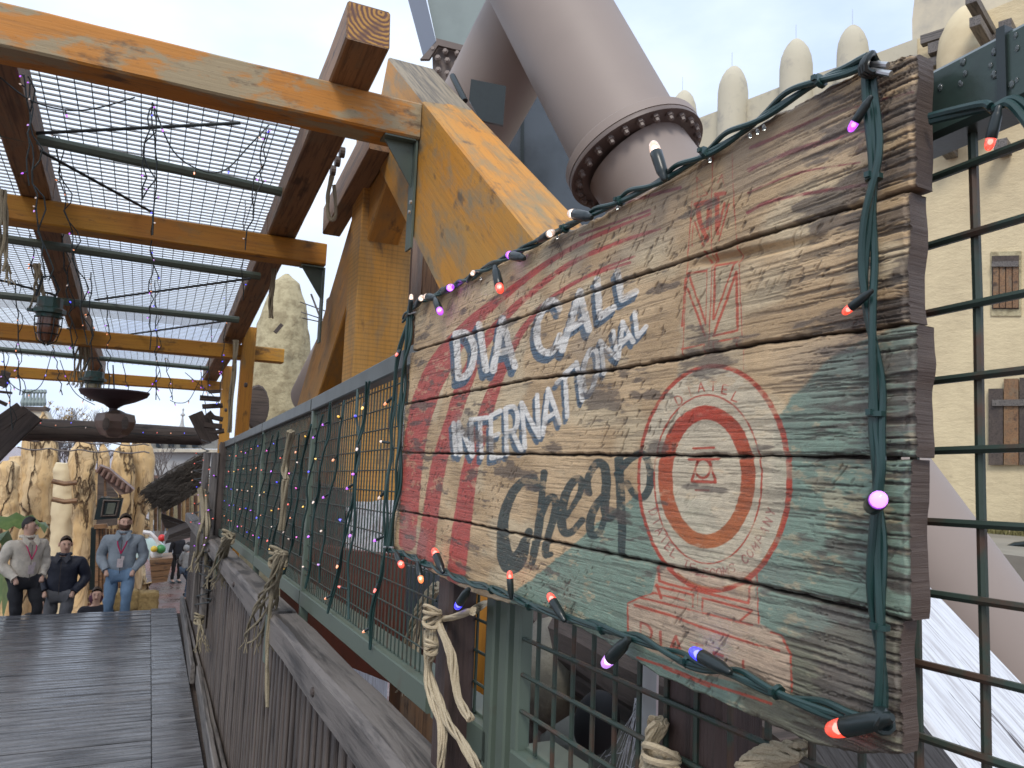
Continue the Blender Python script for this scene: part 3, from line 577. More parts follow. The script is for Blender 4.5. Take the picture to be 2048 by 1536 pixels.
# dark posts in front of / behind the sign
pA = thing('timber_post', 'dark brown square post wrapped with pale frayed rope below the left end of the sign', 'post', (.5, yr, 0), 'dark brown posts of the bridge fence')
y_ = aX(898, 1300, .475).y
beam('post_body', (.485, y_, .0), (.485, y_, 1.425), .05, .06, M['dark_wood'], pA, upv=(0, 1, 0), cham=.006, wob=.0015)
pB = thing('timber_post', 'wide dark brown post standing under the lower right part of the sign', 'post', (.55, .66, 0), 'dark brown posts of the bridge fence')
y_ = aX(1400, 1450, .53).y
beam('post_body', (.545, y_, .3), (.545, y_, 1.62), .06, .085, M['dark_wood'], pB, upv=(0, 1, 0), cham=.005, wob=.0015)
p_ = aX(1297, 1400, .56)
mb = MB(); mb.box((0, 0, 0), (.003, .035, .12)); mb.build('metal_plate', M['steel'], pB, mtx=Matrix.Translation(p_))
# far posts where the fence ends
pC = thing('timber_post', 'pale grey timber post at the far end of the mesh fence, strung with bulbs', 'post', (.5, 6.8, 0), 'dark brown posts of the bridge fence')
p_ = aX(424, 1000, .44); beam('post_body', (.44, p_.y, .3), (.44, p_.y, aX(424, 905, .44).z), .05, .09, M['grey_wood'], pC, upv=(0, 1, 0), cham=.008, wob=.003)
pD = thing('timber_post', 'dark timber post just behind the pale one at the far end of the mesh', 'post', (.5, 6.6, 0), 'dark brown posts of the bridge fence')
p_ = aX(441, 1000, .5); beam('post_body', (.5, p_.y, .3), (.5, p_.y, aX(441, 885, .5).z), .07, .07, M['plank_dark'], pD, upv=(0, 1, 0), cham=.008, wob=.003)
pE = thing('timber_post', 'pinkish grey timber post left of the other two at the far end of the mesh', 'post', (.5, 7.4, 0), 'dark brown posts of the bridge fence')
p_ = aX(411, 950, .4); beam('post_body', (.4, p_.y, .3), (.4, p_.y, aX(411, 905, .4).z), .05, .06, M['grey_wood'], pE, upv=(0, 1, 0), cham=.008, wob=.003)
# ================================================================ deck, stairs, plaza
def struct(o): o['kind'] = 'structure'; return o
deckm, nt, b = newmat('wet_deck_boards')
v = coords(nt, (.6, 8, 8)); g = nz_(nt, v, 4, 8, .6, .4); v2 = coords(nt, (1.5, 2.5, 2.5)); w_ = nz_(nt, v2, 1.4, 6, .65, .3)
nt.links.new(mix(nt, ramp(nt, g, [(.35, 0), (.65, 1)]), (.042, .043, .048), (.16, .16, .168)), b.inputs['Base Color'])
nt.links.new(ramp(nt, nz_(nt, coords(nt, (.7, 14, 14)), 2.2, 6, .6, .3), [(.42, .06), (.62, .36)]), b.inputs['Roughness']); bump(nt, b, g, .5, .004); M['deck'] = deckm
deck = bpy.data.objects.new('bridge_deck', None); COL.objects.link(deck); deck.location = (0, 4, 0); deck['kind'] = 'structure'
CR = aX(380, 1218, .54).y-.15         # crest of the deck
bmesh_cache = {}
def dboard(x0, x1, y, w, z, th=.03, mat=None, name='deck_board'):
    key = (round(x1-x0, 2), round(w, 3), int(hsh(y, 7)*4))
    if key not in bmesh_cache:
        bmesh_cache[key] = beam_mesh(x1-x0, w, th, .007, 3, .0008, hash(key)); bmesh_cache[key].materials.append(mat or M['deck'])
    return put(name, bmesh_cache[key], None, deck, Matrix.Translation((x0, y, z-th/2)) @ Matrix.Rotation(-.0175, 4, 'X'))
y = .6; i = 0
while y < CR:
    dboard(-4.2, .13, y, .064, deckz(y)-.007*hsh(i, 1)); y += .077; i += 1
y = .65; i = 0
while y < CR:
    dboard(.135, .385, y, .142, deckz(y)+.003*hsh(i, 5)-.002); y += .147; i += 1
mb = MB(); mb.hexa([(-4.3, -.5, -.25), (.6, -.5, -.25), (.6, CR, -.4), (-4.3, CR, -.4), (-4.3, -.5, -.055), (.6, -.5, -.055), (.6, CR, -.05+deckz(CR)), (-4.3, CR, -.05+deckz(CR))]); mb.build('deck_underlay', M['plank_dark'], deck)
PZ = -2.9
sy, sz = CR+.02, deckz(CR); k = 0
while sz > PZ+.1:
    sz -= .16; st = MB(); st.box((-1.85, sy+.17, sz-.04), (4.8, .33, .08)); st.build('stair_tread', M['deck'], deck)
    st = MB(); st.box((-1.85, sy+.01, sz+.04), (4.8, .02, .075)); st.build('stair_riser', M['plank_dark'], deck); sy += .3; k += 1
gm, nt, b = newmat('ground_paving'); v = coords(nt, (1, 1, 1), rnd=False); n1 = nz_(nt, v, .25, 6, .6); n2 = nz_(nt, v, 1.6, 7, .7)
nt.links.new(mix(nt, ramp(nt, n1, [(.42, 0), (.6, 1)]), (.17, .055, .04), (.12, .09, .08)), b.inputs['Base Color']); nt.links.new(ramp(nt, n2, [(.35, .12), (.65, .55)]), b.inputs['Roughness']); bump(nt, b, n2, .3, .02)
mb = MB(); mb.v = [(-900, -900, PZ), (900, -900, PZ), (900, 900, PZ), (-900, 900, PZ)]; mb.face([0, 1, 2, 3]); struct(mb.build('ground', gm))
pm = plain('wet_grey_path', (.16, .17, .19), .18, 0, scale=.8, var=.35, bs=.2)
pts = [aZ(px, py, PZ+.004) for px, py in ((300, 1128), (345, 1128), (366, 1075), (372, 1040), (300, 1052), (285, 1090))]
mb = MB(); mb.v = [tuple(p) for p in pts]; mb.face(list(range(len(pts)))); struct(mb.build('wet_path', pm))
# ================================================================ pergola over the bridge
perg = thing('pergola', 'orange stained timber pergola roofed with a wire grating above the bridge', 'pergola', (0, 8, 2.5))
def tbeam(Y, zt, zb, x0, x1, mat, dep=.24, dz=0):      # cross beam: measured on its near face
    return beam('cross_beam', (x0, Y+dep/2, (zt+zb)/2), (x1, Y+dep/2, (zt+zb)/2+dz), dep, zt-zb, mat, perg, cham=.012, wob=.002)
TB = [(4.56, 3.868, 3.63), (7.1, 3.572, 3.365), (11.3, 3.08, 2.88), (15.6, 2.90, 2.71)]
tbeam(TB[0][0], TB[0][1], TB[0][2], -3.6, 1.395, M['orange'], dz=-.01)
tbeam(TB[1][0], TB[1][1], TB[1][2], -3.9, 1.335, M['orange2'], dz=-.02)
tbeam(TB[2][0], TB[2][1], TB[2][2], -4.2, 1.62, M['orange2'])
tbeam(TB[3][0], TB[3][1], TB[3][2], -4.6, 1.12, M['orange2'])
# long beams rest on the cross beams
def longbeam(x, mat, ys, w=.25):
    for a_, b_ in ys:
        za, zb_ = lz(a_), lz(b_)
        beam('long_beam', (x, a_, za+.12), (x, b_, zb_+.12), w, .24, mat, perg, cham=.012, wob=.002)
def lz(Y): return float(np.interp(Y, [4.13, 4.56, 7.1, 11.4, 15.7, 17], [3.905, 3.86, 3.572, 3.13, 2.93, 2.89]))
longbeam(.93, M['brown'], [(4.13, 7.2), (7.21, 11.5), (11.51, 16.2)])
longbeam(-1.0, M['brown'], [(5.0, 7.2), (7.21, 11.5), (11.51, 16.2)], .22)
longbeam(-3.3, M['brown'], [(4.13, 7.2), (7.21, 11.5), (11.51, 16.2)])
# grating roof on the beams
gy0, gy1 = 5.35, 16.4; gz = lambda Y: lz(Y)+.26
slat = MB(); slat.box((0, 0, 0), (5.2, .030, .010)); slm = slat.mesh('slat'); slm.materials.append(M['grate'])
y = gy0; k = 0
while y < gy1:
    put('grating_slat', slm, None, perg, Matrix.Translation((-1.78, y, gz(y)+.012)) @ Matrix.Rotation(.12, 4, 'X')); y += .074 if y < 12 else .11; k += 1
for i in range(52):
    x = -4.35+i*.1
    mb = MB(); mb.tube([(x, yv, gz(yv)) for yv in (gy0, 7.1, 11.4, 15.7, gy1)], .0036, 5); mb.build('grating_wire', M['wire_dark'], perg)
def tube_at(name, a_, b_, r, mat, par=perg):
    mb = MB(); n_ = 9; pts = [Vector(a_).lerp(Vector(b_), i/n_) for i in range(n_+1)]; mb.tube(pts, r, 8); return mb.build(name, mat, par, smooth=True)
for (l, r_, zz) in (((60, 275), (562, 384), 3.72), ((40, 482), (520, 553), 3.36), ((0, 590), (478, 640), 3.12), ((0, 698), (425, 738), 3.03)):
    a_, b_ = aZ(*l, zz), aZ(*r_, zz); d_ = (b_-a_); tube_at('support_tube', a_-d_*.3, b_, .04, M['green'])
for (l, r_, z1, z2) in (((40, 268), (480, 246), 3.72, 3.8), ((50, 285), (305, 425), 3.7, 3.62), ((190, 600), (500, 557), 3.2, 3.25), ((250, 670), (465, 640), 3.1, 3.12), ((0, 560), (110, 590), 3.2, 3.15)):
    tube_at('brace_rod', aZ(*l, z1), aZ(*r_, z2), .012, M['wire_dark'])
p_ = aZ(340, 333, 3.68); mb = MB(); mb.lathe([(.05, 0), (.05, .02)], 12, p_, (0, -1, 0)); mb.build('metal_disc', M['rust'], perg)
# posts
def post_px(pt, pb, X, w, d, mat, z0=None, par=perg, name='post'):
    a_, b_ = aX(*pt, X), aX(*pb, X); zlow = z0 if z0 is not None else b_.z
    dirv = (a_-b_).normalized(); b_ = b_+dirv*((zlow-b_.z)/dirv.z)
    return beam(name, b_, a_, w, d, mat, par, upv=(1, 0, 0), cham=.01)
post_px((500, 655), (482, 880), 1.12, .2, .17, M['orange2'], -.5)
post_px((456, 735), (447, 885), 1.12, .2, .17, M['orange2'], -1)
beam('post', (-3.3, 7.3, -.2), (-3.3, 7.3, 3.4), .2, .2, M['orange2'], perg, upv=(1, 0, 0))
beam('post', (-3.3, 11.6, -2.9), (-3.3, 11.6, 2.95), .2, .2, M['orange2'], perg, upv=(1, 0, 0))
for (px, py) in ((492, 770), (452, 820)):
    p_ = aX(px, py, 1.03); mb = MB(); mb.lathe([(.03, -.01), (.03, .015), (.012, .02)], 10, p_, (-1, -.3, 0)); mb.build('bolt', M['plank_dark'], perg)
# green gusset brackets under the two near cross beams
for (Y, zb_, xr, s_) in ((4.58, 3.625, 1.385, 1.0), (7.12, 3.335, 1.33, 1.0)):
    g_ = MB(); g_.box((xr-.11, Y+.06, zb_-.01), (.2, .13, .012)); g_.box((xr+.0, Y+.06, zb_-.36*s_), (.014, .12, .7*s_))
    g_.prism([(xr-.2, Y+.055, zb_-.016), (xr-.01, Y+.055, zb_-.016), (xr-.01, Y+.055, zb_-.3)], (0, .012, 0)); g_.build('bracket', M['green'], perg)
mb = MB(); mb.box((0, 0, 0), (.002, .234, .224)); mb.build('end_grain', M['end'], perg, mtx=frame((.93, 4.1292, 3.905+.12), (0, 1, -.105)))
# ================================================================ timber trestle
tres = thing('timber_trestle', 'massive orange timber trestle leg sloping down behind the sign to a white painted foot', 'trestle', (1.5, 4, 0))
def quadprism(name, pts4, dx, mat, par, upref=None):
    a_, b_ = Vector(pts4[0]), Vector(pts4[1]); fr = frame(a_, b_-a_); inv = fr.inverted(); mb = MB()
    n_ = 10; P = [inv @ Vector(p) for p in pts4]; D = inv.to_3x3() @ Vector((dx, 0, 0))
    for i in range(n_+1):
        u = i/n_; t_ = P[0].lerp(P[1], u); bt = P[3].lerp(P[2], u); c_ = .012
        dn = (bt-t_).normalized(); Dn = D.normalized()
        ring = [t_+Dn*c_, t_+D-Dn*c_, t_+D+dn*c_, bt+D-dn*c_, bt+D-Dn*c_, bt+Dn*c_, bt-dn*c_, t_+dn*c_]
        for q in ring: mb.v.append(tuple(q+Vector((0, (hsh(i, 3)-.5)*.004, (hsh(i, q.z > 0, 9)-.5)*.006))))
    for i in range(n_):
        for k in range(8): mb.face([i*8+k, i*8+(k+1) % 8, (i+1)*8+(k+1) % 8, (i+1)*8+k])
    mb.face(list(range(8))[::-1]); mb.face([n_*8+k for k in range(8)])
    if isinstance(mat, list):
        for i in range(n_):
            for k in (5, 6): mb.m[i*8+k] = 1
    return put(name, mb.mesh(name), mat, par, fr)
XL = 1.4
E2a, E2b = Vector((XL, 5.5, 4.62)), Vector((XL, .2, .46))
E3a, E3b = Vector((XL, 5.9, 4.02)), Vector((XL, .3, -.45))
quadprism('sloping_leg', [E2a, E2b, E3b, E3a], .37, [M['leg'], M['leg_grey']], tres)
# far leg, post and cross timbers
quadprism('sloping_leg', [Vector((1.42, 5.35, 4.45)), Vector((1.42, 10.9, .6)), Vector((1.42, 10.2, .3)), Vector((1.42, 5.25, 3.75))], .26, M['leg_side'], tres)
mb_ = aY(768, 520, 5.75)
a_, b_ = aY(728, 352, 5.9), aY(830, 360, 5.9); hw = (b_.x-a_.x)
beam('post', ((a_.x+b_.x)/2, 6.08, -2.9), ((a_.x+b_.x)/2, 6.08, 4.3), hw, .36, M['sawn'], tres, upv=(0, -1, 0))
beam('post', (2.35, 6.9, -2.9), (2.35, 6.9, 4.4), .4, .35, M['brown'], tres, upv=(0, -1, 0))
beam('post', (1.75, 7.8, -2.9), (1.75, 7.8, 3.2), .45, .35, M['brown'], tres, upv=(0, -1, 0))
# dark short cross timber with bolts, under the first beam
a_, b_ = aX(752, 305, 1.33), aX(672, 375, 1.33)
beam('bolted_timber', a_+Vector((.0, -.1, .1)), a_+Vector((0, 1.5, -.12)), .16, .26, M['brown'], tres)
for i in range(3):
    p_ = aX(684-i*9, 305+i*18, 1.24); mb = MB(); mb.lathe([(.045, -.02), (.045, .02), (.02, .024)], 12, p_, (-1, 0, 0)); mb.build('bolt', M['plank_dark'], tres)
for (px, py) in ((721, 388), (723, 402), (720, 416)):
    p_ = aY(px, py, 5.88); mb = MB(); mb.lathe([(.03, -.01), (.03, .025), (.012, .03)], 10, p_, (0, -1, 0)); mb.build('bolt', M['plank_dark'], tres)
p_ = aX(789, 380, 1.38)
for (px, py) in ((820, 425), (823, 405)):
    p_ = aX(px, py, 1.365); mb = MB(); mb.lathe([(.014, 0), (.014, .012), (.006, .015)], 8, p_, (-1, 0, 0)); mb.build('bolt', M['steel'], tres)
# weathered slab on the top of the leg and small black cable stub
# ================================================================ steel coaster structure
st = thing('steel_support', 'huge mauve tubular steel support with a bolted ring flange rising over the sign', 'steel support', (2.5, 6, -2.9))
def at_d(px, py, d): r_ = ray(px, py)/F; return Vector(CAM+r_*d)
def fr_axis(p, q): return (Vector(q)-Vector(p)).normalized()
R1 = .45
A1, B1_ = at_d(1000, -180, 7.0), at_d(1262, 302, 6.0)
ax = fr_axis(A1, B1_)
B1_ = at_d(1262, 302, 6.0); C1 = at_d(1935, 1240, 4.9)
ax = fr_axis(A1, B1_); ax2 = ax
mb = MB(); mb.lathe([(R1, 0), (R1, (B1_-A1).length)], 48, A1, ax); mb.build('main_tube', M['pink'], st, smooth=True)
mb = MB(); mb.lathe([(R1, -.02), (R1+.09, -.01), (R1+.1, 0), (R1+.1, .07), (R1-.05, .07)], 64, B1_, ax); mb.build('flange', M['pink'], st, smooth=True)
mb = MB(); mb.lathe([(R1-.06, 0), (R1+.095, 0), (R1+.1, .015), (R1+.1, .04), (R1-.06, .04)], 64, B1_+ax*.073, ax); mb.build('flange_ring', M['pink_dark'], st, smooth=True)
e1 = ax.orthogonal().normalized(); e2 = ax.cross(e1)
boltm = MB(); boltm.lathe([(.03, 0), (.03, .025), (.02, .03), (.02, .055), (.008, .06)], 6, (0, 0, 0)); bme = boltm.mesh('bolt'); bme.materials.append(M['pink_dark'])
for i in range(26):
    a = 2*math.pi*i/26; p_ = B1_+ax*.113+(e1*math.cos(a)+e2*math.sin(a))*(R1+.045)
    put('bolt', bme, None, st, Matrix.Translation(p_) @ ax.to_track_quat('Z', 'Y').to_matrix().to_4x4())
mb = MB(); L_ = (C1-B1_).length*1.5; mb.lathe([(R1-.035, .0), (R1-.035, L_)], 48, B1_+ax*.1, (C1-B1_).normalized()); mb.build('lower_tube', M['pink'], st, smooth=True)
A2, B2_ = at_d(1110, -60, 7.2), at_d(826, 470, 8.8)
mb = MB(); mb.lathe([(.44, 0), (.44, (B2_-A2).length*1.9)], 48, A2, fr_axis(A2, B2_)); mb.build('second_tube', M['pink'], st, smooth=True)
def slab(name, pts, d, thick, mat, par):
    P = [at_d(x, y, d[i] if hasattr(d, '__len__') else d) for i, (x, y) in enumerate(pts)]
    n_ = (P[1]-P[0]).cross(P[2]-P[0]).normalized(); f_ = Vector(fwd)
    if n_.dot(f_) < 0: n_ = -n_
    mb = MB(); mb.prism(P, n_*thick); return mb.build(name, mat, par)
slab('dark_plate', [(942, 158), (1012, 172), (1006, 250), (960, 240), (938, 200)], 6.6, .05, M['black'], st)
mb = MB(); mb.tube([at_d(905, 152, 5.6), at_d(915, 172, 5.5), at_d(930, 202, 5.4)], .022, 8); mb.build('cable_stub', M['black'], tres, smooth=True)
# box girder above
gd = thing('steel_girder', 'grey green steel box girder seen from below above the bolted plate', 'girder', at_d(930, -100, 9.5))
slab('side_plate', [(800, -60), (846, 112), (872, 82), (838, -60)], 9.4, .05, M['bluegrey'], gd)
slab('bottom_plate', [(842, -60), (872, 80), (940, 110), (1030, -60)], 9.5, .3, M['panel'], gd)
slab('bolted_plate', [(864, 98), (872, 84), (950, 108), (955, 230), (885, 215), (866, 150)], 9.2, .04, M['pink_dark'], gd)
slab('gusset', [(840, 118), (872, 84), (872, 76), (950, 96), (950, 108), (876, 90), (858, 118)], 9.1, .06, M['pink_dark'], gd)
bm2 = MB(); bm2.lathe([(.035, 0), (.035, .03), (.022, .035), (.022, .06)], 6, (0, 0, 0)); bme2 = bm2.mesh('bolt'); bme2.materials.append(M['pink'])
for (px, py) in ((876, 117), (895, 122), (914, 127), (877, 141), (895, 148), (891, 104), (866, 100), (915, 108)):
    put('bolt', bme2, None, gd, Matrix.Translation(at_d(px, py, 9.15)) @ (-Vector(fwd)).to_track_quat('Z', 'Y').to_matrix().to_4x4())
br = thing('track_beam', 'thin black steel beam with a white edge beside the large mauve tube', 'beam', at_d(1210, 0, 11))
slab('web', [(1185, -60), (1192, 0), (1216, 50), (1224, 70), (1206, -60)], 11, .1, M['black'], br)
slab('white_edge', [(1207, -60), (1225, 70), (1229, 76), (1215, -60)], 10.98, .06, M['panel'], br)
dg = thing('ride_hull', 'dark slate grey panelled hull behind the mauve tubes', 'panel', at_d(1080, 350, 10.5))
slab('hull_panel', [(960, 230), (1043, 190), (1043, 520), (960, 520)], 10.5, .2, M['slate'], dg)
slab('hull_panel', [(1046, 190), (1230, 190), (1290, 520), (1046, 520)], 10.5, .2, M['slate'], dg)
slab('hull_seam', [(1041, 190), (1048, 190), (1048, 520), (1041, 520)], 10.45, .05, M['black'], dg)
# mauve lower bracing seen below the sign
t_ = thing('steel_footing', 'mauve steel pipe stub low behind the mesh under the sign', 'steel footing', at_d(1090, 1500, 2.6))
for (a_, b_, d0, r_) in (((1095, 1455), (1110, 1620), .95, .035), ((1165, 1480), (1175, 1620), .9, .022)):
    mb = MB(); mb.lathe([(r_*.3, 0), (r_, .004), (r_, .3)], 28, aX(*a_, d0), fr_axis(aX(*a_, d0), aX(*b_, d0))); mb.build('pipe', M['pink'], t_, smooth=True)
# ================================================================ bulb strings
_bm = {}
def bulb_mesh(k, s=1.0, lo=False):
    key = (k, s, lo)
    if key not in _bm:
        n_ = 6 if lo else 14; mb = MB(); mb.k = 0
        mb.lathe([(.0016*s, -.006*s), (.0026*s, -.004*s), (.0028*s, 0), (.0036*s, .003*s), (.0042*s, .006*s), (.0045*s, .02*s), (.0046*s, .029*s), (.0041*s, .030*s)] if not lo else [(.002*s, 0), (.0042*s, .006*s), (.0045*s, .03*s)], n_, (0, 0, 0))
        mb.k = 1; mb.lathe([(.0038*s, .0295*s), (.0042*s, .031*s), (.0040*s, .036*s), (.0034*s, .040*s), (.0022*s, .0425*s), (.0006*s, .0435*s)], n_, (0, 0, 0))
        if not lo: mb.k = 2; mb.lathe([(.0002*s, .031*s), (.0013*s, .0315*s), (.0015*s, .0345*s), (.0005*s, .0365*s)], 8, (0, 0, 0))
        me = mb.mesh('bulb', smooth=not lo); me.materials.append(M['black']); me.materials.append(M['led_'+k] if lo else M['ledc_'+k])
        if not lo: me.materials.append(M['core_'+k])
        _bm[key] = me
    return _bm[key]
def bulb(par, p, d, k, s=1.0, lo=False):
    if not lo:
        full = bulb_mesh(k, s); key = ('split', k, s)
        if key not in _bm:
            a_, b_ = full.copy(), full.copy()
            for me_, keep in ((a_, (0,)), (b_, (1, 2))):
                bm = bmesh.new(); bm.from_mesh(me_); bmesh.ops.delete(bm, geom=[f for f in bm.faces if f.material_index not in keep], context='FACES'); bm.to_mesh(me_); bm.free()
            _bm[key] = (a_, b_)
        hm = Matrix.Translation(Vector(p)) @ Vector(d).normalized().to_track_quat('Z', 'Y').to_matrix().to_4x4() @ Matrix.Diagonal((1.32, 1.32, 1, 1))
        o = put('bulb_holder', _bm[key][0], None, par, hm); l_ = bpy.data.objects.new('lens', _bm[key][1]); COL.objects.link(l_); l_.parent = o; return o
    d = Vector(d).normalized(); return put('bulb', bulb_mesh(k, s, lo), None, par, Matrix.Translation(Vector(p)) @ d.to_track_quat('Z', 'Y').to_matrix().to_4x4())
def twist(pts, r, n, mat, par, off=.003, name='cable', tw=9, seed=0, taper=None):
    """n cables loosely twisted round a path"""
    P = [Vector(p) for p in pts]; Q = []
    for i in range(len(P)-1):
        for u in np.linspace(0, 1, 14, endpoint=False):
            p0, p1, p2, p3 = P[max(i-1, 0)], P[i], P[i+1], P[min(i+2, len(P)-1)]
            Q.append(.5*((2*p1)+(p2-p0)*u+(2*p0-5*p1+4*p2-p3)*u*u+(3*p1-p0-3*p2+p3)*u**3))
    Q.append(P[-1]); L = [0]
    for a_, b_ in zip(Q, Q[1:]): L.append(L[-1]+(b_-a_).length)
    for c in range(n):
        ph = 2*math.pi*c/n+seed; pts2 = []
        for i, q in enumerate(Q):
            t = (Q[min(i+1, len(Q)-1)]-Q[max(i-1, 0)]).normalized(); u = t.cross(Vector((1, 0, .01))).normalized(); w = t.cross(u)
            a = ph+L[i]*tw+math.sin(L[i]*23+c*2+seed)*.9; o = off*(.75+.5*math.sin(L[i]*31+c*1.7+seed))
            pts2.append(q+u*math.cos(a)*o+w*math.sin(a)*o)
        mb = MB(); mb.tube(pts2, r, 8); mb.build(name, mat, par, smooth=True)
CXp = SX-.009
sl = thing('string_lights', 'thick green cable bundle of coloured bulbs running round the edge of the painted sign', 'string lights', (CXp, .9, 1.9))
TOPC = [(806, 640), (830, 610), (862, 592), (905, 574), (960, 545), (1000, 524), (1060, 494), (1120, 462), (1190, 425), (1270, 385), (1330, 355), (1400, 312), (1470, 268), (1560, 208), (1640, 160), (1700, 140), (1738, 126)]
twist([aX(x, y, CXp+.002) for x, y in TOPC], .0026, 3, M['cable'], sl, .0042, tw=30)
twist([aX(x, y, CXp+.001) for x, y in ((1742, 130), (1748, 220), (1752, 330), (1740, 450), (1735, 560), (1748, 680), (1752, 830), (1762, 930), (1756, 1010), (1755, 1120), (1760, 1260), (1764, 1410), (1752, 1437))], .0027, 3, M['cable'], sl, .0040, tw=17, seed=1)
BOTC = [(780, 1098), (812, 1108), (848, 1125), (895, 1147), (939, 1167), (985, 1180), (1060, 1212), (1122, 1235), (1206, 1258), (1255, 1274), (1301, 1287), (1376, 1323), (1460, 1346), (1555, 1384), (1627, 1411), (1696, 1431), (1750, 1438)]
twist([aX(x, y, CXp) for x, y in BOTC], .0026, 3, M['cable'], sl, .0040, tw=28, seed=2)
twist([aX(x, y, CXp) for x, y in ((822, 612), (818, 680), (806, 760), (800, 860), (796, 960), (786, 1040), (780, 1100))], .003, 3, M['cable'], sl, .005, tw=8, seed=3)
twist([aX(x, y, .47) for x, y in ((1862, 238), (1920, 225), (1975, 212), (1990, 215))], .0028, 2, M['cable'], sl, .004, tw=3, seed=4)
twist([aX(x, y, .47) for x, y in ((1990, 212), (2020, 196), (2044, 205), (2075, 240))], .0028, 2, M['cable'], sl, .004, tw=3, seed=5)
BL = [((1327, 352), (1305, 283), 'w'), ((1178, 434), (1112, 421), 'w'), ((1080, 480), (1107, 463), 'w'), ((1045, 516), (1007, 507), 'p'), ((991, 538), (1002, 588), 'r'), ((936, 562), (948, 542), 'w'), ((886, 584), (916, 566), 'p'), ((868, 596), (828, 588), 'w'), ((871, 600), (887, 640), 'p'),
      ((820, 622), (823, 588), 'w'), ((833, 612), (845, 592), 'w'), ((1738, 200), (1703, 256), 'p'), ((1738, 586), (1688, 626), 'r'), ((1768, 1438), (1632, 1466), 'r'), ((1452, 1340), (1381, 1300), 'b'), ((1252, 1284), (1201, 1338), 'l'),
      ((1126, 1236), (1097, 1187), 'r'), ((1022, 1192), (1019, 1141), 'r'), ((884, 1140), (866, 1094), 'r'), ((935, 1182), (909, 1222), 'b'), ((836, 1128), (843, 1166), 'o'), ((793, 1108), (808, 1142), 'r')]
for a_, b_, k in BL:
    p, q = aX(*a_, CXp-.008), aX(*b_, CXp-.010); s_ = min((q-p).length/.0435, 1.15); bulb(sl, p, q-p, k, max(s_, .55))
p, q = aX(1742, 1015, CXp), aX(1764, 992, CXp-.034); bulb(sl, p, q-p, 'p', 1.05)
p, q = aX(1996, 222, .462), aX(1976, 302, .462); bulb(sl, p, q-p, 'r', (q-p).length/.0435)
def tie(px, py, ang, X=CXp, s=1):
    mb = MB(); c_ = aX(px, py, X); d = Vector((0, math.cos(ang), math.sin(ang))); mb.lathe([(.0058*s, -.0018), (.0062*s, -.0018), (.0062*s, .0018), (.0058*s, .0018)], 10, c_, d)
    mb.box(c_+Vector((-.0065*s, 0, .001)), (.003, .004, .004)); mb.build('zip_tie', M['cable'], sl)
for x, y, a in ((1748, 355, 1.57), (1752, 828, 1.57), (1761, 1254, 1.57), (1410, 305, -.35), (1640, 162, -.35), (1240, 402, -.35), (1130, 457, -.35), (1060, 1212, .45), (1206, 1258, .35), (1376, 1323, .4), (1555, 1384, .4), (985, 1180, .4), (848, 1125, .4)): tie(x, y, a)
for (a_, b_) in (((1740, 128), (1776, 130)), ((1742, 140), (1782, 148)), ((1692, 1436), (1748, 1441)), ((818, 628), (832, 624)), ((768, 1094), (786, 1095)), ((1700, 1441), (1745, 1446))):
    mb = MB(); mb.tube([aX(*a_, CXp-.004), aX(*b_, CXp-.002)], .0022, 8); mb.build('wire_hook', M['steel'], sl, smooth=True)
for (px, py, X_) in ((1740, 130, CXp-.005), (1760, 1440, CXp-.005), (820, 634, CXp), (779, 1097, CXp)):
    for k in range(3):
        mb = MB(); c_ = aX(px, py, X_); mb.tube([c_+Vector((.007*math.cos(a)+.001*k, (k-1)*.003+.002*math.sin(a*2), .007*math.sin(a))) for a in np.linspace(0, 6.2, 12)], .0022, 6, closed=True); mb.build('knot_loop', M['black'], sl, smooth=True)
# black strap round the near rail
mb = MB(); c_ = aX(2004, 170, .495); mb.box((0, 0, 0), (.041, .006, .058)); mb.build('strap', M['black'], sl, mtx=Matrix.Translation((.515, c_.y, ztop(c_.y)-.0265)))
# vertical strings tied to the mesh, each one a string of its own
STR = [((812, 650), (744, 1300), 2, 'rowwpro'), ((745, 762), (664, 1228), 2, 'ywpboo'), ((722, 778), (700, 1240), 1, 'bppr'), ((690, 800), (640, 1165), 1, 'yopwl'), ((664, 805), (613, 1175), 2, 'pywpw'), ((645, 830), (598, 1110), 1, 'pbym'), ((622, 850), (572, 1150), 2, 'ywmow'), ((605, 868), (560, 1130), 1, 'omrw'),
       ((590, 872), (545, 1110), 2, 'yobow'), ((575, 880), (538, 1100), 1, 'rby'), ((560, 862), (520, 1098), 2, 'bpyo'), ((545, 870), (508, 1092), 1, 'mrwb'), ((528, 868), (498, 1080), 1, 'boyp'), ((515, 878), (488, 1075), 1, 'rowb'), ((502, 882), (478, 1066), 1, 'pyor'), ((490, 888), (468, 1060), 1, 'orwb'), ((478, 892), (460, 1055), 1, 'rybp'), ((466, 892), (452, 1048), 1, 'orpb')]
desc = ['reaching below the lower left corner of the sign', 'second from the sign', 'third from the sign, thin', 'fourth from the sign', 'fifth from the sign with a thick pair of wires', 'sixth from the sign', 'just right of the long rope on the mesh', 'just left of the long rope', 'ninth from the sign', 'tenth from the sign', 'eleventh from the sign', 'twelfth from the sign', 'thirteenth from the sign', 'fourteenth from the sign', 'fifteenth from the sign', 'third from the far end', 'second from the far end', 'at the far end by the grey posts']
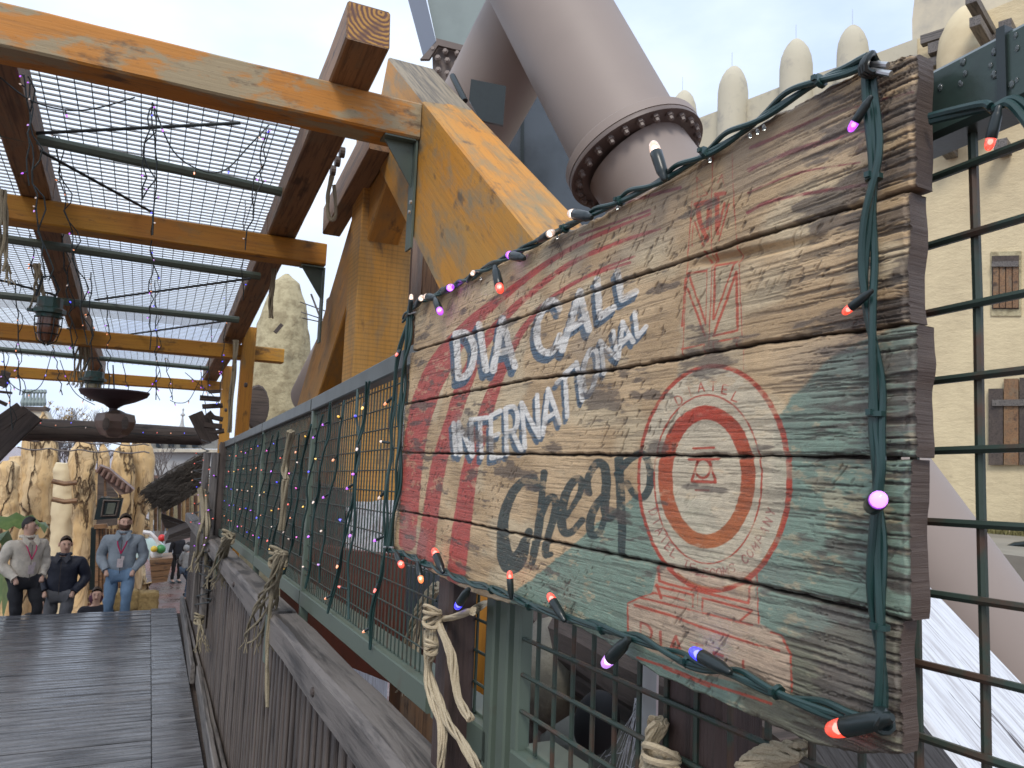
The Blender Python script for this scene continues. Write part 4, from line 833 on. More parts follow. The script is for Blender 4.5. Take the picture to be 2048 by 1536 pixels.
for i, (a_, b_, nw, cols) in enumerate(STR):
    X_ = FX-.02; t = thing('string_lights', 'green bulb wire on the mesh, '+desc[i], 'string lights', aX(*a_, X_), 'bulb strings hanging on the fence mesh')
    p0, p1 = aX(*a_, X_), aX(*b_, X_); pts = []
    for k in range(9):
        u = k/8; q = p0.lerp(p1, u); q.y += math.sin(u*7+i)*.018; q.x -= .008*math.sin(u*9+i*2)**2; pts.append(q)
    twist(pts, .003 if nw == 2 else .0034, nw, M['cable'], t, .004 if nw == 2 else .001, name='wire', tw=12, seed=i)
    nb = len(cols)+(i > 5)
    for k in range(nb):
        u = (k+.5)/nb; q = p0.lerp(p1, u); q.y += math.sin(u*7+i)*.018; sd_ = 1 if hsh(i, k) > .5 else -1
        bulb(t, q+Vector((-.006, 0, 0)), Vector((-.5, sd_*(.7+.5*hsh(k, i, 1)), -.9+1.3*hsh(i, k, 4))), cols[k % len(cols)], .8 if i < 5 else .68, lo=True)
# strings in the pergola
PS = [((48, 0+150), (90, 560), 5.3), ((60, 165), (58, 370), 5.2), ((305, 205), (305, 470), 5.0), ((300, 215), (285, 400), 5.05), ((533, 255), (490, 500), 5.2), ((540, 258), (505, 430), 5.3), ((110, 270), (175, 690), 6.5), ((305, 430), (300, 700), 7.1),
      ((490, 400), (486, 600), 7.4), ((120, 430), (150, 720), 8), ((182, 545), (186, 740), 9), ((215, 590), (220, 800), 10), ((310, 560), (312, 800), 10), ((300, 500), (316, 560), 8.5), ((455, 545), (440, 800), 10.5), ((30, 560), (40, 790), 9.5), ((60, 470), (70, 560), 8), ((245, 720), (262, 805), 12), ((330, 715), (345, 800), 12.5), ((400, 730), (412, 830), 12), ((105, 690), (125, 790), 11), ((5, 700), (25, 860), 10.5), ((425, 640), (415, 800), 12)]
L0 = lambda a_, b_: abs(b_[1]-a_[1])
PL = ['long dark bulb wire at the far left of the first roof bay', 'short dark bulb wire in the top left corner of the roof', 'long bulb wire hanging from the middle of the nearest cross beam', 'shorter doubled wire beside the long one in the middle of the first bay',
 'bulb wire hanging near the right end of the nearest cross beam', 'thin bulb wire just right of the deep wire loop', 'very long bulb wire running down past both lanterns', 'long bulb wire in front of the middle of the second cross beam',
 'thick bulb wire bunch hanging over the right end of the second cross beam', 'bulb wire in front of the left long beam beyond the second cross beam', 'bulb wire dropping onto the smaller lantern', 'bulb wire just right of the smaller lantern',
 'bulb wire under the middle of the second cross beam', 'short doubled wire at the middle green roof tube', 'bulb wire along the right long beam towards the yellow posts', 'bulb wire just left of the larger lantern', 'short bulb wire above the larger lantern',
 'short bulb wire above the dark bowl lamp', 'short bulb wire between the bowl lamp and the spire', 'short bulb wire directly above the church spire', 'short bulb wire above the bare trees at the left', 'bulb wire at the left edge above the leaning planks', 'bulb wire just left of the yellow posts']
for i, (a_, b_, Y) in enumerate(PS):
    hz_ = ('at the far left', 'left of the middle', 'near the middle', 'towards the right long beam')[min(3, a_[0]//150)]; dp_ = 'first roof bay' if Y < 6 else 'second roof bay' if Y < 9 else 'farthest roof bays'; lp_ = ('short' if L0(a_, b_) < 180 else 'medium' if L0(a_, b_) < 260 else 'long')
    t = thing('string_lights', PL[i], 'string lights', aY(*a_, Y), 'bulb strings dangling in the pergola')
    p0, p1 = aY(*a_, Y), aY(*b_, Y); L = (p1-p0).length; n_ = max(6, int(L/.07)); pts = []
    for k in range(n_+1):
        u = k/n_; q = p0.lerp(p1, u); q.x += (hsh(i, k)-.5)*.05*math.sin(u*3.1); q.y += (hsh(i, k, 2)-.5)*.03; pts.append(q)
    mb = MB(); mb.tube(pts, .0045 if Y < 8 else .006, 5); mb.build('wire', M['wire_dark'], t)
    if i % 3 == 0:
        mb = MB(); mb.tube([q+Vector((.02+.03*math.sin(k*1.3), .01, 0)) for k, q in enumerate(pts)], .0045, 5); mb.build('wire', M['wire_dark'], t)
    for k in range(max(3, int(L/.18))):
        q = pts[int(hsh(i, k, 5)*n_)]; bulb(t, q, Vector((hsh(k, i, 6)-.5, -.6, hsh(k, i)-.9)), 'pobwlpow'[int(hsh(i, k, 8)*8)], 1.1 if Y < 8 else 1.5, lo=True)
# swags of wire
def swag(pts, Y, r=.005, nb=5, lab='drooping loop of wire with bulbs under the pergola', mat=None):
    t = thing('string_lights', lab, 'string lights', aY(*pts[0], Y), 'drooping wire loops')
    P = [aY(x, y, Y) for x, y in pts]; Q = []
    for i in range(len(P)-1):
        for u in np.linspace(0, 1, 6, endpoint=False):
            p0, p1, p2, p3 = P[max(i-1, 0)], P[i], P[i+1], P[min(i+2, len(P)-1)]
            Q.append(.5*((2*p1)+(p2-p0)*u+(2*p0-5*p1+4*p2-p3)*u*u+(3*p1-p0-3*p2+p3)*u**3))
    Q.append(P[-1]); mb = MB(); mb.tube(Q, r, 5); mb.build('wire', mat or M['wire_dark'], t)
    for k in range(nb): bulb(t, Q[int((k+.5)/nb*len(Q))], Vector((hsh(k)-.5, -.5, -1)), 'pobwr'[k % 5], 1.4, lo=True)
swag([(0, 155), (60, 200), (130, 220), (190, 217), (270, 195)], 5.2, nb=1, lab='long shallow loop of dark wire under the nearest roof bay')
swag([(305, 205), (345, 300), (400, 340), (450, 340), (500, 290), (538, 250)], 5.4, nb=4, lab='deep loop of dark wire hanging before the green roof tube')
swag([(15, 760), (35, 778), (60, 784), (85, 765), (105, 700)], 11, nb=3, lab='loop of wire above the far left rooftops')
swag([(120, 720), (135, 760), (155, 790), (190, 810)], 11, nb=2, lab='wire drooping towards the hanging bowl lamp from the left')
swag([(270, 800), (300, 780), (320, 740)], 11, nb=2, lab='wire rising to the right of the hanging bowl lamp')
swag([(340, 800), (355, 806), (378, 800), (400, 760), (415, 742)], 11.5, nb=3, lab='low loop of wire at the right end of the pergola')
swag([(370, 745), (400, 770), (425, 790), (440, 810)], 11.5, nb=3, lab='wire sloping down to the dark sticks at the fence end')
# bulbs on cross log and at fence end
t = thing('string_lights', 'string of tiny bulbs draped along the dark cross log', 'string lights', aY(150, 850, 12.9))
P = [aY(x, y, 12.75) for x, y in ((20, 838), (60, 848), (110, 856), (160, 852), (230, 862), (275, 868), (340, 872), (395, 870))]; mb = MB(); mb.tube(P, .006, 5); mb.build('wire', M['wire_dark'], t)
for k in range(14): q = P[0].lerp(P[-1], k/13); q.z += (hsh(k)-.5)*.08; bulb(t, q, Vector((0, -1, -.3)), 'obrobwpr'[k % 8], 1.6, lo=True)
t = thing('string_lights', 'dense tangle of glowing bulbs wound round the grey posts where the mesh ends', 'string lights', aX(420, 950, .4))
pts = []
for k in range(60):
    u = k/59; pts.append(aX(404+16*math.sin(k*2.1)+8*hsh(k), 880+u*330, .42)+Vector((-.03*math.cos(k*1.7), 0, 0)))
mb = MB(); mb.tube(pts, .005, 5); mb.build('wire', M['wire_dark'], t)
for k in range(34): q = pts[k+5]; bulb(t, q, Vector((-.6, -.8, hsh(k)-.6)), 'prbolwrp'[int(hsh(k, 3)*8)], .95, lo=True)
# ---------------------------------------------------------------- ropes
def rope(name, lab, paths, r, mat, group='frayed ropes tied to the bridge', strands=6, spread=.012, fray=0, cat='rope', knot=None):
    t = thing(name, lab, cat, paths[0][0], group)
    for pi, P in enumerate(paths):
        P = [Vector(p) for p in P]; Q = []
        for i in range(len(P)-1):
            for u in np.linspace(0, 1, 7, endpoint=False):
                p0, p1, p2, p3 = P[max(i-1, 0)], P[i], P[i+1], P[min(i+2, len(P)-1)]
                Q.append(.5*((2*p1)+(p2-p0)*u+(2*p0-5*p1+4*p2-p3)*u*u+(3*p1-p0-3*p2+p3)*u**3))
        Q.append(P[-1]); n_ = len(Q)
        for s_ in range(strands):
            ph = 2*math.pi*s_/strands+pi; pts = []
            for i, q in enumerate(Q):
                u = i/n_; t_ = (Q[min(i+1, n_-1)]-Q[max(i-1, 0)]).normalized(); e1 = t_.cross(Vector((0, 1, .1))).normalized(); e2 = t_.cross(e1)
                sp = spread*(.6+.25*math.sin(i*.8+s_)+(fray*u*u*2.2)); a = ph+i*.16+.3*math.sin(i*.5+s_*1.9)
                pts.append(q+e1*math.cos(a)*sp+e2*math.sin(a)*sp*.8)
            mb = MB(); mb.tube(pts, [r*(1-.25*i/n_) for i in range(n_)], 6); mb.build('strand', mat, t, smooth=True)
        if fray:
            mb = MB()
            for s_ in range(14):
                a = s_*.9; d = Vector((math.cos(a)*.4, math.sin(a)*.35, -1)); b0 = Q[-1]+Vector((math.cos(a), math.sin(a)*.8, 0))*spread*(1+fray)
                mb.tube([b0+Vector((0, 0, spread*2)), b0+d*spread*1.3, b0+d*spread*2.6+Vector((hsh(s_)-.5, hsh(s_, 2)-.5, 0))*spread*1.6], r*.35, 4)
            mb.build('frayed_end', mat, t)
    if knot:
        for kp, kr in knot:
            for j in range(6):
                mb = MB(); pts = [Vector(kp)+Vector((kr*math.cos(a), kr*.9*math.sin(a)*math.cos(j*.7), kr*.8*math.sin(a+.4*j)*math.sin(j*.7+.5)+(j-1.5)*kr*.3)) for a in np.linspace(0, 6.28, 16, endpoint=False)]
                mb.tube(pts, r*1.15, 6, closed=True); mb.build('knot', mat, t, smooth=True)
    return t
RX = .425; R_ = lambda L, X=RX: [aX(x, y, X) for x, y in L]
rope('tied_rope', 'thick bundle of pale frayed rope knotted round the dark post left of the mesh gap', [R_([(862, 1215), (868, 1290), (858, 1340), (885, 1420), (920, 1480), (960, 1540)], .44), R_([(866, 1230), (900, 1300), (912, 1380), (940, 1440)], .445), R_([(858, 1260), (856, 1360), (884, 1460), (882, 1545)], .435)], .0026, M['rope'], strands=9, spread=.0075, knot=[(aX(864, 1238, .435), .014), (aX(862, 1298, .432), .009)])
rope('tied_rope', 'two turns of pale rope stretched from the dark post to the narrow mesh', [R_([(862, 1245), (900, 1235), (945, 1222)], .455), [aX(945, 1222, .455), aX(975, 1205, .56)]], .0028, M['rope'], strands=8, spread=.0062)
rope('tied_rope', 'pale rope loop hanging behind the mesh beside the dark post', [[aX(870, 1170, .6), aX(835, 1230, .62), aX(815, 1300, .63), aX(822, 1360, .63)], [aX(868, 1180, .6), aX(838, 1250, .63), aX(840, 1330, .63)]], .004, M['rope'], strands=8, spread=.012, fray=.6)
rope('tied_rope', 'long single tail of rope hanging from the handrail in front of the balusters', [R_([(553, 1112), (545, 1180), (538, 1240), (534, 1320), (534, 1415)], .40)], .006, M['rope_grey'], strands=3, spread=.004)
rope('tied_rope', 'bushy rope tassel hanging from the handrail beside the long tail', [R_([(560, 1105), (552, 1150), (535, 1200), (518, 1270)], .40)], .0045, M['rope_grey'], strands=13, spread=.02, fray=1.0, knot=[(aX(556, 1120, .41), .028)])
rope('tied_rope', 'smaller rope tassel on the handrail farther along the bridge', [R_([(458, 1072), (445, 1105), (432, 1155)], .40)], .006, M['rope_grey'], strands=11, spread=.022, fray=.9, knot=[(aX(456, 1078, .41), .03)])
rope('tied_rope', 'ragged rope winding down the far end post of the fence', [R_([(404, 980), (410, 1050), (400, 1120)], .38)], .012, M['rope_grey'], strands=4, spread=.03, fray=.5)
rope('tied_rope', 'small knot of rope on the curb board by the deck edge', [R_([(398, 1236), (402, 1262), (404, 1290)], .40)], .006, M['rope_grey'], strands=5, spread=.016, fray=1, knot=[(aX(398, 1240, .40), .03)])
rope('tied_rope', 'grey rope strip hanging in front of the mesh panel second from the sign', [R_([(582, 862), (570, 930), (572, 960)], .47), R_([(572, 960), (562, 1060)], .47)], .007, M['rope_grey'], strands=4, spread=.012)
rope('tied_rope', 'fuzzy thick rope rising under the sign beside the wide dark post', [[aX(1318, 1440, .50), aX(1300, 1500, .50), aX(1296, 1545, .50)], [aX(1310, 1520, .49), aX(1345, 1548, .49)]], .0032, M['rope'], strands=13, spread=.011, knot=[(aX(1322, 1545, .49), .018)])
rope('tied_rope', 'fuzzy thick rope lying under the bottom edge of the sign near its right end', [[aX(1490, 1545, .50), aX(1545, 1512, .51), aX(1610, 1500, .515)]], .0034, M['rope'], strands=14, spread=.013)
rope('hanging_rope', 'frayed rope hanging at the left edge from the nearer long beam', [[aY(4, 380, 6.2), aY(6, 450, 6.2), aY(2, 545, 6.2)]], .012, M['rope_grey'], strands=5, spread=.028, fray=.6, group='ropes hanging in the pergola')
rope('hanging_rope', 'frayed rope hanging above the larger caged lantern', [[aY(72, 528, 7.8), aY(78, 560, 7.8), aY(80, 600, 7.8)]], .012, M['rope_grey'], strands=5, spread=.035, fray=.4, group='ropes hanging in the pergola')
rope('hanging_rope', 'frayed rope hanging above the smaller caged lantern', [[aY(163, 660, 11.5), aY(160, 700, 11.5), aY(152, 755, 11.5)], [aY(170, 665, 11.5), aY(174, 720, 11.5), aY(168, 760, 11.5)]], .014, M['rope_grey'], strands=4, spread=.04, fray=.4, group='ropes hanging in the pergola')
rope('hanging_rope', 'bundle of grey rope hanging before the yellow pergola posts', [[aY(472, 680, 10.2), aY(466, 760, 10.2), aY(458, 865, 10.2)]], .016, M['rope_grey'], strands=4, spread=.03, group='ropes hanging in the pergola')
rope('hanging_rope', 'wavy grey rope bundle hanging in front of the mottled cream dome', [[aY(548, 538, 8), aY(543, 590, 8), aY(541, 636, 8)]], .012, M['rope_grey'], strands=5, spread=.028, group='ropes hanging in the pergola')
rope('hanging_rope', 'looped dark rope dangling between the long beam and the trestle', [[aY(664, 352, 5.6), aY(656, 390, 5.6), aY(656, 425, 5.6), aY(664, 440, 5.6), aY(672, 425, 5.6), aY(668, 370, 5.6)]], .014, M['rope_grey'], strands=2, spread=.008, group='ropes hanging in the pergola')

wd_ = plain('water_drop', (.5, .55, .55), .03, scale=3, bs=0); wd_.node_tree.nodes['Principled BSDF'].inputs['Transmission Weight'].default_value = .9
for i in range(16):
    px, py = 1878+hsh(i, 41)*160, 0; p = aX(px, 200, .497); zt2 = ztop(p.y); q = Vector((.4965, p.y, zt2-.006-.036*hsh(i, 42))); r_ = .0011+.0012*hsh(i, 43)
    mb = MB(); mb.lathe([(r_*math.sin(a)+1e-5, -r_*1.5*math.cos(a)) for a in np.linspace(0, math.pi, 7)], 8, (0, 0, 0)); mb.build('water_drop', wd_, sl, smooth=True, mtx=Matrix.Translation(q) @ Matrix.Diagonal((.5, 1, 1, 1)))
for (px, py) in ((1420, 312), (1500, 262), (1515, 254), (1528, 246), (1235, 408), (1115, 468), (962, 552)):
    c_ = aX(px, py, CXp-.004); mb = MB(); mb.lathe([(.0017*math.sin(a)+1e-5, -.0026*math.cos(a)) for a in np.linspace(0, math.pi, 7)], 8, c_-Vector((0, 0, .004))); mb.build('water_drop', wd_, sl, smooth=True)
# ================================================================ background
M['adobe'] = plain('cream_adobe_render', (.64, .54, .35), .85, scale=1.2, col2=(.56, .46, .29), bs=.5, bd=.03)
m, nt, b = newmat('cream_adobe_wall'); n1 = nz_(nt, coords(nt, (1, 1, 1), rnd=False), .9, 7, .65); n2 = nz_(nt, coords(nt, (1.4, 1.4, .12), rnd=False), 1.3, 6, .6, .2); n3 = nz_(nt, coords(nt, (1, 1, 2.2), rnd=False), 4, 7, .7)
c_ = mix(nt, ramp(nt, n1, [(.4, 0), (.6, 1)]), (.66, .55, .35), (.57, .47, .30)); c_ = mix(nt, ramp(nt, n2, [(.62, 0), (.72, .55)]), c_, (.30, .25, .17)); c_ = mix(nt, ramp(nt, n3, [(.64, 0), (.7, .4)]), c_, (.36, .3, .2))
nt.links.new(c_, b.inputs['Base Color']); b.inputs['Roughness'].default_value = .9; bump(nt, b, n3, .8, .03); M['adobe_wall'] = m
M['adobe2'] = plain('pale_adobe_render', (.58, .52, .40), .85, scale=1.5, col2=(.42, .39, .33), bs=.4, bd=.03)
M['adobe3'] = plain('straw_plaster', (.46, .40, .25), .9, scale=5, col2=(.3, .25, .15), bs=1, bd=.05, thr=(.45, .62))
M['crenel'] = plain('pale_grey_render', (.52, .48, .37), .85, scale=2.5, col2=(.33, .31, .27), bs=.4, bd=.03, thr=(.55, .75))
m, nt, b = newmat('carved_sandstone'); v = coords(nt, (1.2, 1.2, .35)); n1 = nz_(nt, v, 1.6, 8, .6, 1.2); v2 = coords(nt, (1, 1, 1)); n2 = nz_(nt, v2, 3, 8, .65)
c_ = mix(nt, ramp(nt, n1, [(.38, 0), (.62, 1)]), (.66, .50, .29), (.60, .40, .18)); c_ = mix(nt, ramp(nt, n1, [(.44, 0), (.47, .6), (.50, 0)]), c_, (.25, .15, .07)); c_ = mix(nt, ramp(nt, n2, [(.60, 0), (.68, .7)]), c_, (.26, .18, .10)); n5 = nz_(nt, coords(nt, (3.5, 3.5, .5)), 2, 8, .7, .3); c_ = mix(nt, ramp(nt, n5, [(.36, .7), (.44, 0)]), c_, (.30, .19, .09))
vo = nt.nodes.new('ShaderNodeTexVoronoi'); vo.feature = 'DISTANCE_TO_EDGE'; vo.inputs['Scale'].default_value = 1.1
dv = nt.nodes.new('ShaderNodeVectorMath'); dv.operation = 'MULTIPLY_ADD'; nf = nt.nodes.new('ShaderNodeTexNoise'); nf.inputs['Scale'].default_value = 1.6; nf.inputs['Detail'].default_value = 6; cv_ = coords(nt, (1.3, 1.3, .42)); nt.links.new(cv_, nf.inputs['Vector'])
nt.links.new(nf.outputs['Color'], dv.inputs[0]); dv.inputs[1].default_value = (1.1, 1.1, 1.1); nt.links.new(cv_, dv.inputs[2]); nt.links.new(dv.outputs[0], vo.inputs['Vector'])
ck = ramp(nt, vo.outputs['Distance'], [(.0, 1), (.035, 0)]); c_ = mix(nt, ck, c_, (.13, .075, .035))
hs = nt.nodes.new('ShaderNodeMath'); hs.operation = 'MULTIPLY_ADD'; hs.inputs[1].default_value = -1.2; nt.links.new(ck, hs.inputs[0]); nt.links.new(n1, hs.inputs[2])
nt.links.new(c_, b.inputs['Base Color']); b.inputs['Roughness'].default_value = .85; bump(nt, b, hs.outputs[0], .9, .08); M['rock'] = m
M['thatch'] = wood('thatch_straw', (.09, .075, .06), (.15, .13, .11), (.02, .015, .012), g=12, rough=.95, bs=1, bd=.03, stretch=.08)
M['tin'] = plain('rusty_tin', (.14, .075, .055), .6, scale=3, col2=(.22, .15, .12), bs=.3)
M['leaf'] = plain('banana_leaf', (.10, .17, .03), .45, scale=8, col2=(.19, .26, .06), bs=.3)
M['brush'] = plain('dry_brush', (.2, .16, .1), .9, var=.4)
M['straw'] = plain('straw', (.42, .29, .12), .9, scale=20, col2=(.25, .16, .06), bs=1, bd=.02)
M['bwall'] = plain('grey_building_wall', (.40, .40, .39), .8, scale=.6, col2=(.32, .32, .32), bs=.1)
M['glassd'] = plain('dark_glass', (.02, .03, .04), .1, bs=0)
M['twig'] = plain('bare_twigs', (.16, .14, .13), .8, var=.2)
M['white_p'] = wood('white_painted_timber', (.74, .75, .78), (.66, .67, .70), (.16, .15, .15), g=10, rough=.6)
M['stone'] = plain('mottled_boulder', (.13, .12, .1), .7, scale=7, col2=(.22, .2, .15), bs=.8, bd=.02)
M['ochre_wall'] = plain('red_brown_board', (.13, .035, .02), .6, scale=5, col2=(.09, .03, .02), bs=.2)
def bumpy(mb_mesh, amp, sc, smooth=True):
    for v in mb_mesh.vertices:
        d = mnoise.noise_vector(Vector(v.co)*sc)*amp+mnoise.noise_vector(Vector(v.co)*sc*2.7)*amp*.35; v.co = v.co+d
    if smooth: mb_mesh.polygons.foreach_set('use_smooth', [True]*len(mb_mesh.polygons))
    mb_mesh.update()
# ---- castle on the right
ca = thing('adobe_castle', 'large cream adobe castle wall with rounded merlons, wooden pegs and a shuttered window', 'castle', aY(1950, 900, 11), None)
# wall plane runs from W0 (left, far) to W1 (right, near); measured on the ground plan
W0, W1 = Vector((13.2, 17.5, 0)), Vector((17.5, 6.6, 0)); wd = (W1-W0).normalized(); wnrm = Vector((wd.y, -wd.x, 0)); 
if wnrm.x > 0: wnrm = -wnrm
def aW(px, py, off=0):        # point on the castle wall plane
    r_ = Vector(ray(px, py)); o = Vector((0, 0, 1.6)); P0 = W0+wnrm*off; t = (P0-o).dot(wnrm)/r_.dot(wnrm); return o+r_*t
ptsw = [(1330, 262), (1392, 240), (1500, 199), (1600, 160), (1700, 128), (1835, 78), (2250, -90)]
zr = [aW(*p) for p in ptsw]; gz_ = aW(1950, 1062).z
mb = MB(); 
for i in range(len(zr)-1):
    a_, b_ = zr[i], zr[i+1]; d_ = -wnrm*1.0
    mb.hexa([(a_.x, a_.y, gz_-.5), (b_.x, b_.y, gz_-.5), (b_.x+d_.x, b_.y+d_.y, gz_-.5), (a_.x+d_.x, a_.y+d_.y, gz_-.5), a_, b_, b_+d_, a_+d_])
mb.build('wall', M['adobe_wall'], ca)
mb = MB()
for i in range(len(zr)-2):
    a_, b_ = zr[i], zr[i+1]; hh_ = Vector((0, 0, .55)); d_ = -wnrm*1.03; f_ = wnrm*.03
    mb.hexa([a_+f_-hh_*2, b_+f_-hh_*2, b_+d_-hh_*2, a_+d_-hh_*2, a_+f_+hh_*.02, b_+f_+hh_*.02, b_+d_+hh_*.02, a_+d_+hh_*.02])
mb.build('parapet', M['crenel'], ca)
def merlon(xc, ytop, ybot, wpx, off=.1, mat=None, spike=True, par=ca, name='merlon'):
    top, bot = aW(xc, ytop, off), aW(xc, ybot, off); r_ = wpx/2*(bot-Vector(CAM)).dot(Vector(fwd))/F
    H = top.z-bot.z; q_ = r_/H; prof = [(r_*.98, 0), (r_, H*.4), (r_*.98, H-r_*1.9), (r_*.9, H-r_*1.25), (r_*.72, H-r_*.7), (r_*.5, H-r_*.34), (r_*.26, H-r_*.1), (r_*.04, H)]
    mb = MB(); mb.lathe(prof, 20, bot); me = mb.mesh(name, True); bumpy(me, .05, .9); put(name, me, mat or M['crenel'], par)
    if spike: mb = MB(); mb.tube([top-Vector((0, 0, .1)), top+Vector((0, 0, .42))], .007, 5); mb.build('spike', M['steel'], par)
for a_ in ((1365, 182, 420, 52), (1464, 134, 430, 60), (1592, 80, 430, 64), (1705, 50, 330, 62)): merlon(*a_)
merlon(1935, 12, 250, 106, .3, M['adobe'], spike=False)
# taller tower part behind the right edge
tw = [aW(x, y, -.4) for x, y in ((1824, 40), (1832, -30), (1900, -35), (1930, -5), (2060, -60), (2300, -120))]
mb = MB()
for i in range(len(tw)-1):
    a_, b_ = tw[i], tw[i+1]; d_ = -wnrm*2
    mb.hexa([(a_.x, a_.y, 3), (b_.x, b_.y, 3), (b_.x+d_.x, b_.y+d_.y, 3), (a_.x+d_.x, a_.y+d_.y, 3), a_, b_, b_+d_, a_+d_])
mb.build('tower', M['adobe2'], ca)
for (px, py, L, s_, dr) in ((1872, 74, .5, .2, 'w'), (1876, 124, .45, .2, 'w'), (1872, 100, .3, .24, 'n'), (1965, 38, 1.6, .2, 'n'), (1973, 82, 1.6, .2, 'n'), (2015, 60, .4, .24, 'n'), (2006, 74, .35, .16, 'w'), (1898, 300, .4, .24, 'n'), (2006, 296, .4, .24, 'n'), (2050, 76, .4, .2, 'w')):
    p = aW(px, py, .9 if L > 1 else .3); fr_ = frame(p, wnrm if dr == 'n' else wd); mb = MB(); mb.box((0, 0, 0), (L*1.2, s_, s_), None); mb.build('peg', M['grey_wood'], ca, mtx=fr_)
# windows
def wallrect(x0, y0, x1, y1, off, depth, mat, name, par=ca):
    P = [aW(x0, y0, off), aW(x1, y0-(x1-x0)*.02, off), aW(x1, y1, off), aW(x0, y1, off)]; mb = MB(); mb.prism(P, wnrm*depth); return mb.build(name, mat, par)
fr1 = wallrect(1982, 504, 2043, 632, .0, .03, M['adobe3'], 'window_frame')
wallrect(1984, 512, 2038, 618, .035, .01, M['plank_dark'], 'window_recess', fr1)
for i in range(4): wallrect(1987+i*13, 532, 1998+i*13, 616, .05, .03, M['brown'], 'shutter_board', fr1)
wallrect(1984, 524, 2038, 534, .07, .05, M['grey_wood'], 'shutter_bar', fr1)
for i, x in enumerate((1978, 2009, 2040)): wallrect(x, (778, 758, 756)[i], x+29, 930, .04, .06, M['plank_dark'] if i != 1 else M['brown'], 'door_board')
wallrect(1985, 800, 2060, 812, .11, .04, M['grey_wood'], 'door_bar')
# plinth ground at the castle foot
plz = gz_
cg = MB(); cg.v = [(11.5, 3, plz), (60, 3, plz), (60, 45, plz), (11.5, 45, plz), (11.5, 3, PZ), (60, 3, PZ), (60, 45, PZ), (11.5, 45, PZ)]
cg.face([0, 1, 2, 3]); cg.face([0, 3, 7, 4]); cg.face([0, 4, 5, 1]); o_ = cg.build('terrace', plain('terrace_ground', (.25, .23, .19), .8, scale=1, var=.25)); struct(o_)
gr = MB()
for i in range(1500):
    p = aW(1860+hsh(i)*330, 1062, .05+.5*hsh(i, 2)); p.z = plz; h_ = .06+.22*hsh(i, 3)**2; a = hsh(i, 4)*6.28; dx = Vector((math.cos(a), math.sin(a), 0))*.015
    gr.v += [tuple(p-dx), tuple(p+dx), tuple(p+Vector(((hsh(i, 5)-.5)*.15, (hsh(i, 6)-.5)*.15, h_)))]; n_ = len(gr.v); gr.face([n_-3, n_-2, n_-1])
props(gr.build('grass', plain('dry_grass', (.2, .18, .07), .9, var=.3)), 'dry yellowish grass growing along the foot of the castle wall', 'grass', kind='stuff')
# dark car shape / cart at the right edge
cb = thing('dark_cart', 'low dark blue covered cart at the right edge before the castle', 'cart', aW(2030, 1190, 3))
mb = MB(); P = [aW(1998, 1130, 3), aW(2090, 1118, 3), aW(2090, 1215, 3), aW(2010, 1190, 3), aW(1996, 1150, 3)]; mb.prism(P, wnrm*.8); mb.build('body', plain('dark_blue', (.03, .04, .07), .4), cb)
mb = MB(); mb.tube([aW(1990, 1108, 3.4), aW(2030, 1090, 3.4), aW(2090, 1084, 3.4)], .05, 8); mb.build('rail', M['black'], cb)
# ---- mottled cream dome in the middle
dm = thing('plaster_dome', 'tall straw coloured plaster dome with a dark oval opening behind the pergola posts', 'dome', aY(560, 900, 16))
c0 = aY(545, 880, 16); tp = aY(528, 540, 16); prof = []
Rr = (aY(617, 800, 16)-aY(485, 800, 16)).length/2
c0 = aY(550, 900, 16); H = aY(550, 543, 16).z-(PZ)
prof = [(Rr*1.0, 0), (Rr*1.03, H*.45), (Rr*1.0, H*.6), (Rr*.95, H*.72), (Rr*.84, H*.83), (Rr*.66, H*.92), (Rr*.42, H*.975), (Rr*.05, H)]
pr2 = []
for (r0, h0), (r1, h1) in zip(prof, prof[1:]):
    for u in np.linspace(0, 1, 5, endpoint=False): pr2.append((r0+(r1-r0)*u, h0+(h1-h0)*u))
pr2.append(prof[-1]); mb = MB(); mb.lathe(pr2, 48, (c0.x, c0.y, PZ)); me = mb.mesh('dome', True); bumpy(me, .05, 2.2); put('dome_wall', me, M['adobe3'], dm)
p = aY(512, 815, 14.9); mb = MB(); mb.lathe([(.05, -.05), (.2, 0), (.22, .12), (.2, .16)], 16, (0, 0, 0)); me = mb.mesh('x'); 
for v in me.vertices: v.co.y *= 1.9
put('opening', me, M['plank_dark'], dm, frame(p, (0, -1, 0), (1, 0, 0)) @ Matrix.Rotation(math.pi/2, 4, 'Y'))
mb = MB(); mb.box((0, 0, 0), (.07, .1, .2)); mb.build('slit', M['plank_dark'], dm, mtx=Matrix.Translation(aY(557, 657, 15.0)) @ Matrix.Rotation(.6, 4, 'Y'))
ra = thing('wire_railing', 'thin wire railing with a leaning pole right of the mottled dome', 'railing', aY(620, 640, 15))
for (a_, b_, r_) in (((622, 588), (642, 640), .02), ((600, 604), (650, 622), .012), ((602, 624), (650, 640), .012), ((604, 636), (650, 646), .012)):
    mb = MB(); mb.tube([aY(*a_, 15), aY(*b_, 15)], r_, 5); mb.build('rail_wire', M['grey_wood'], ra)
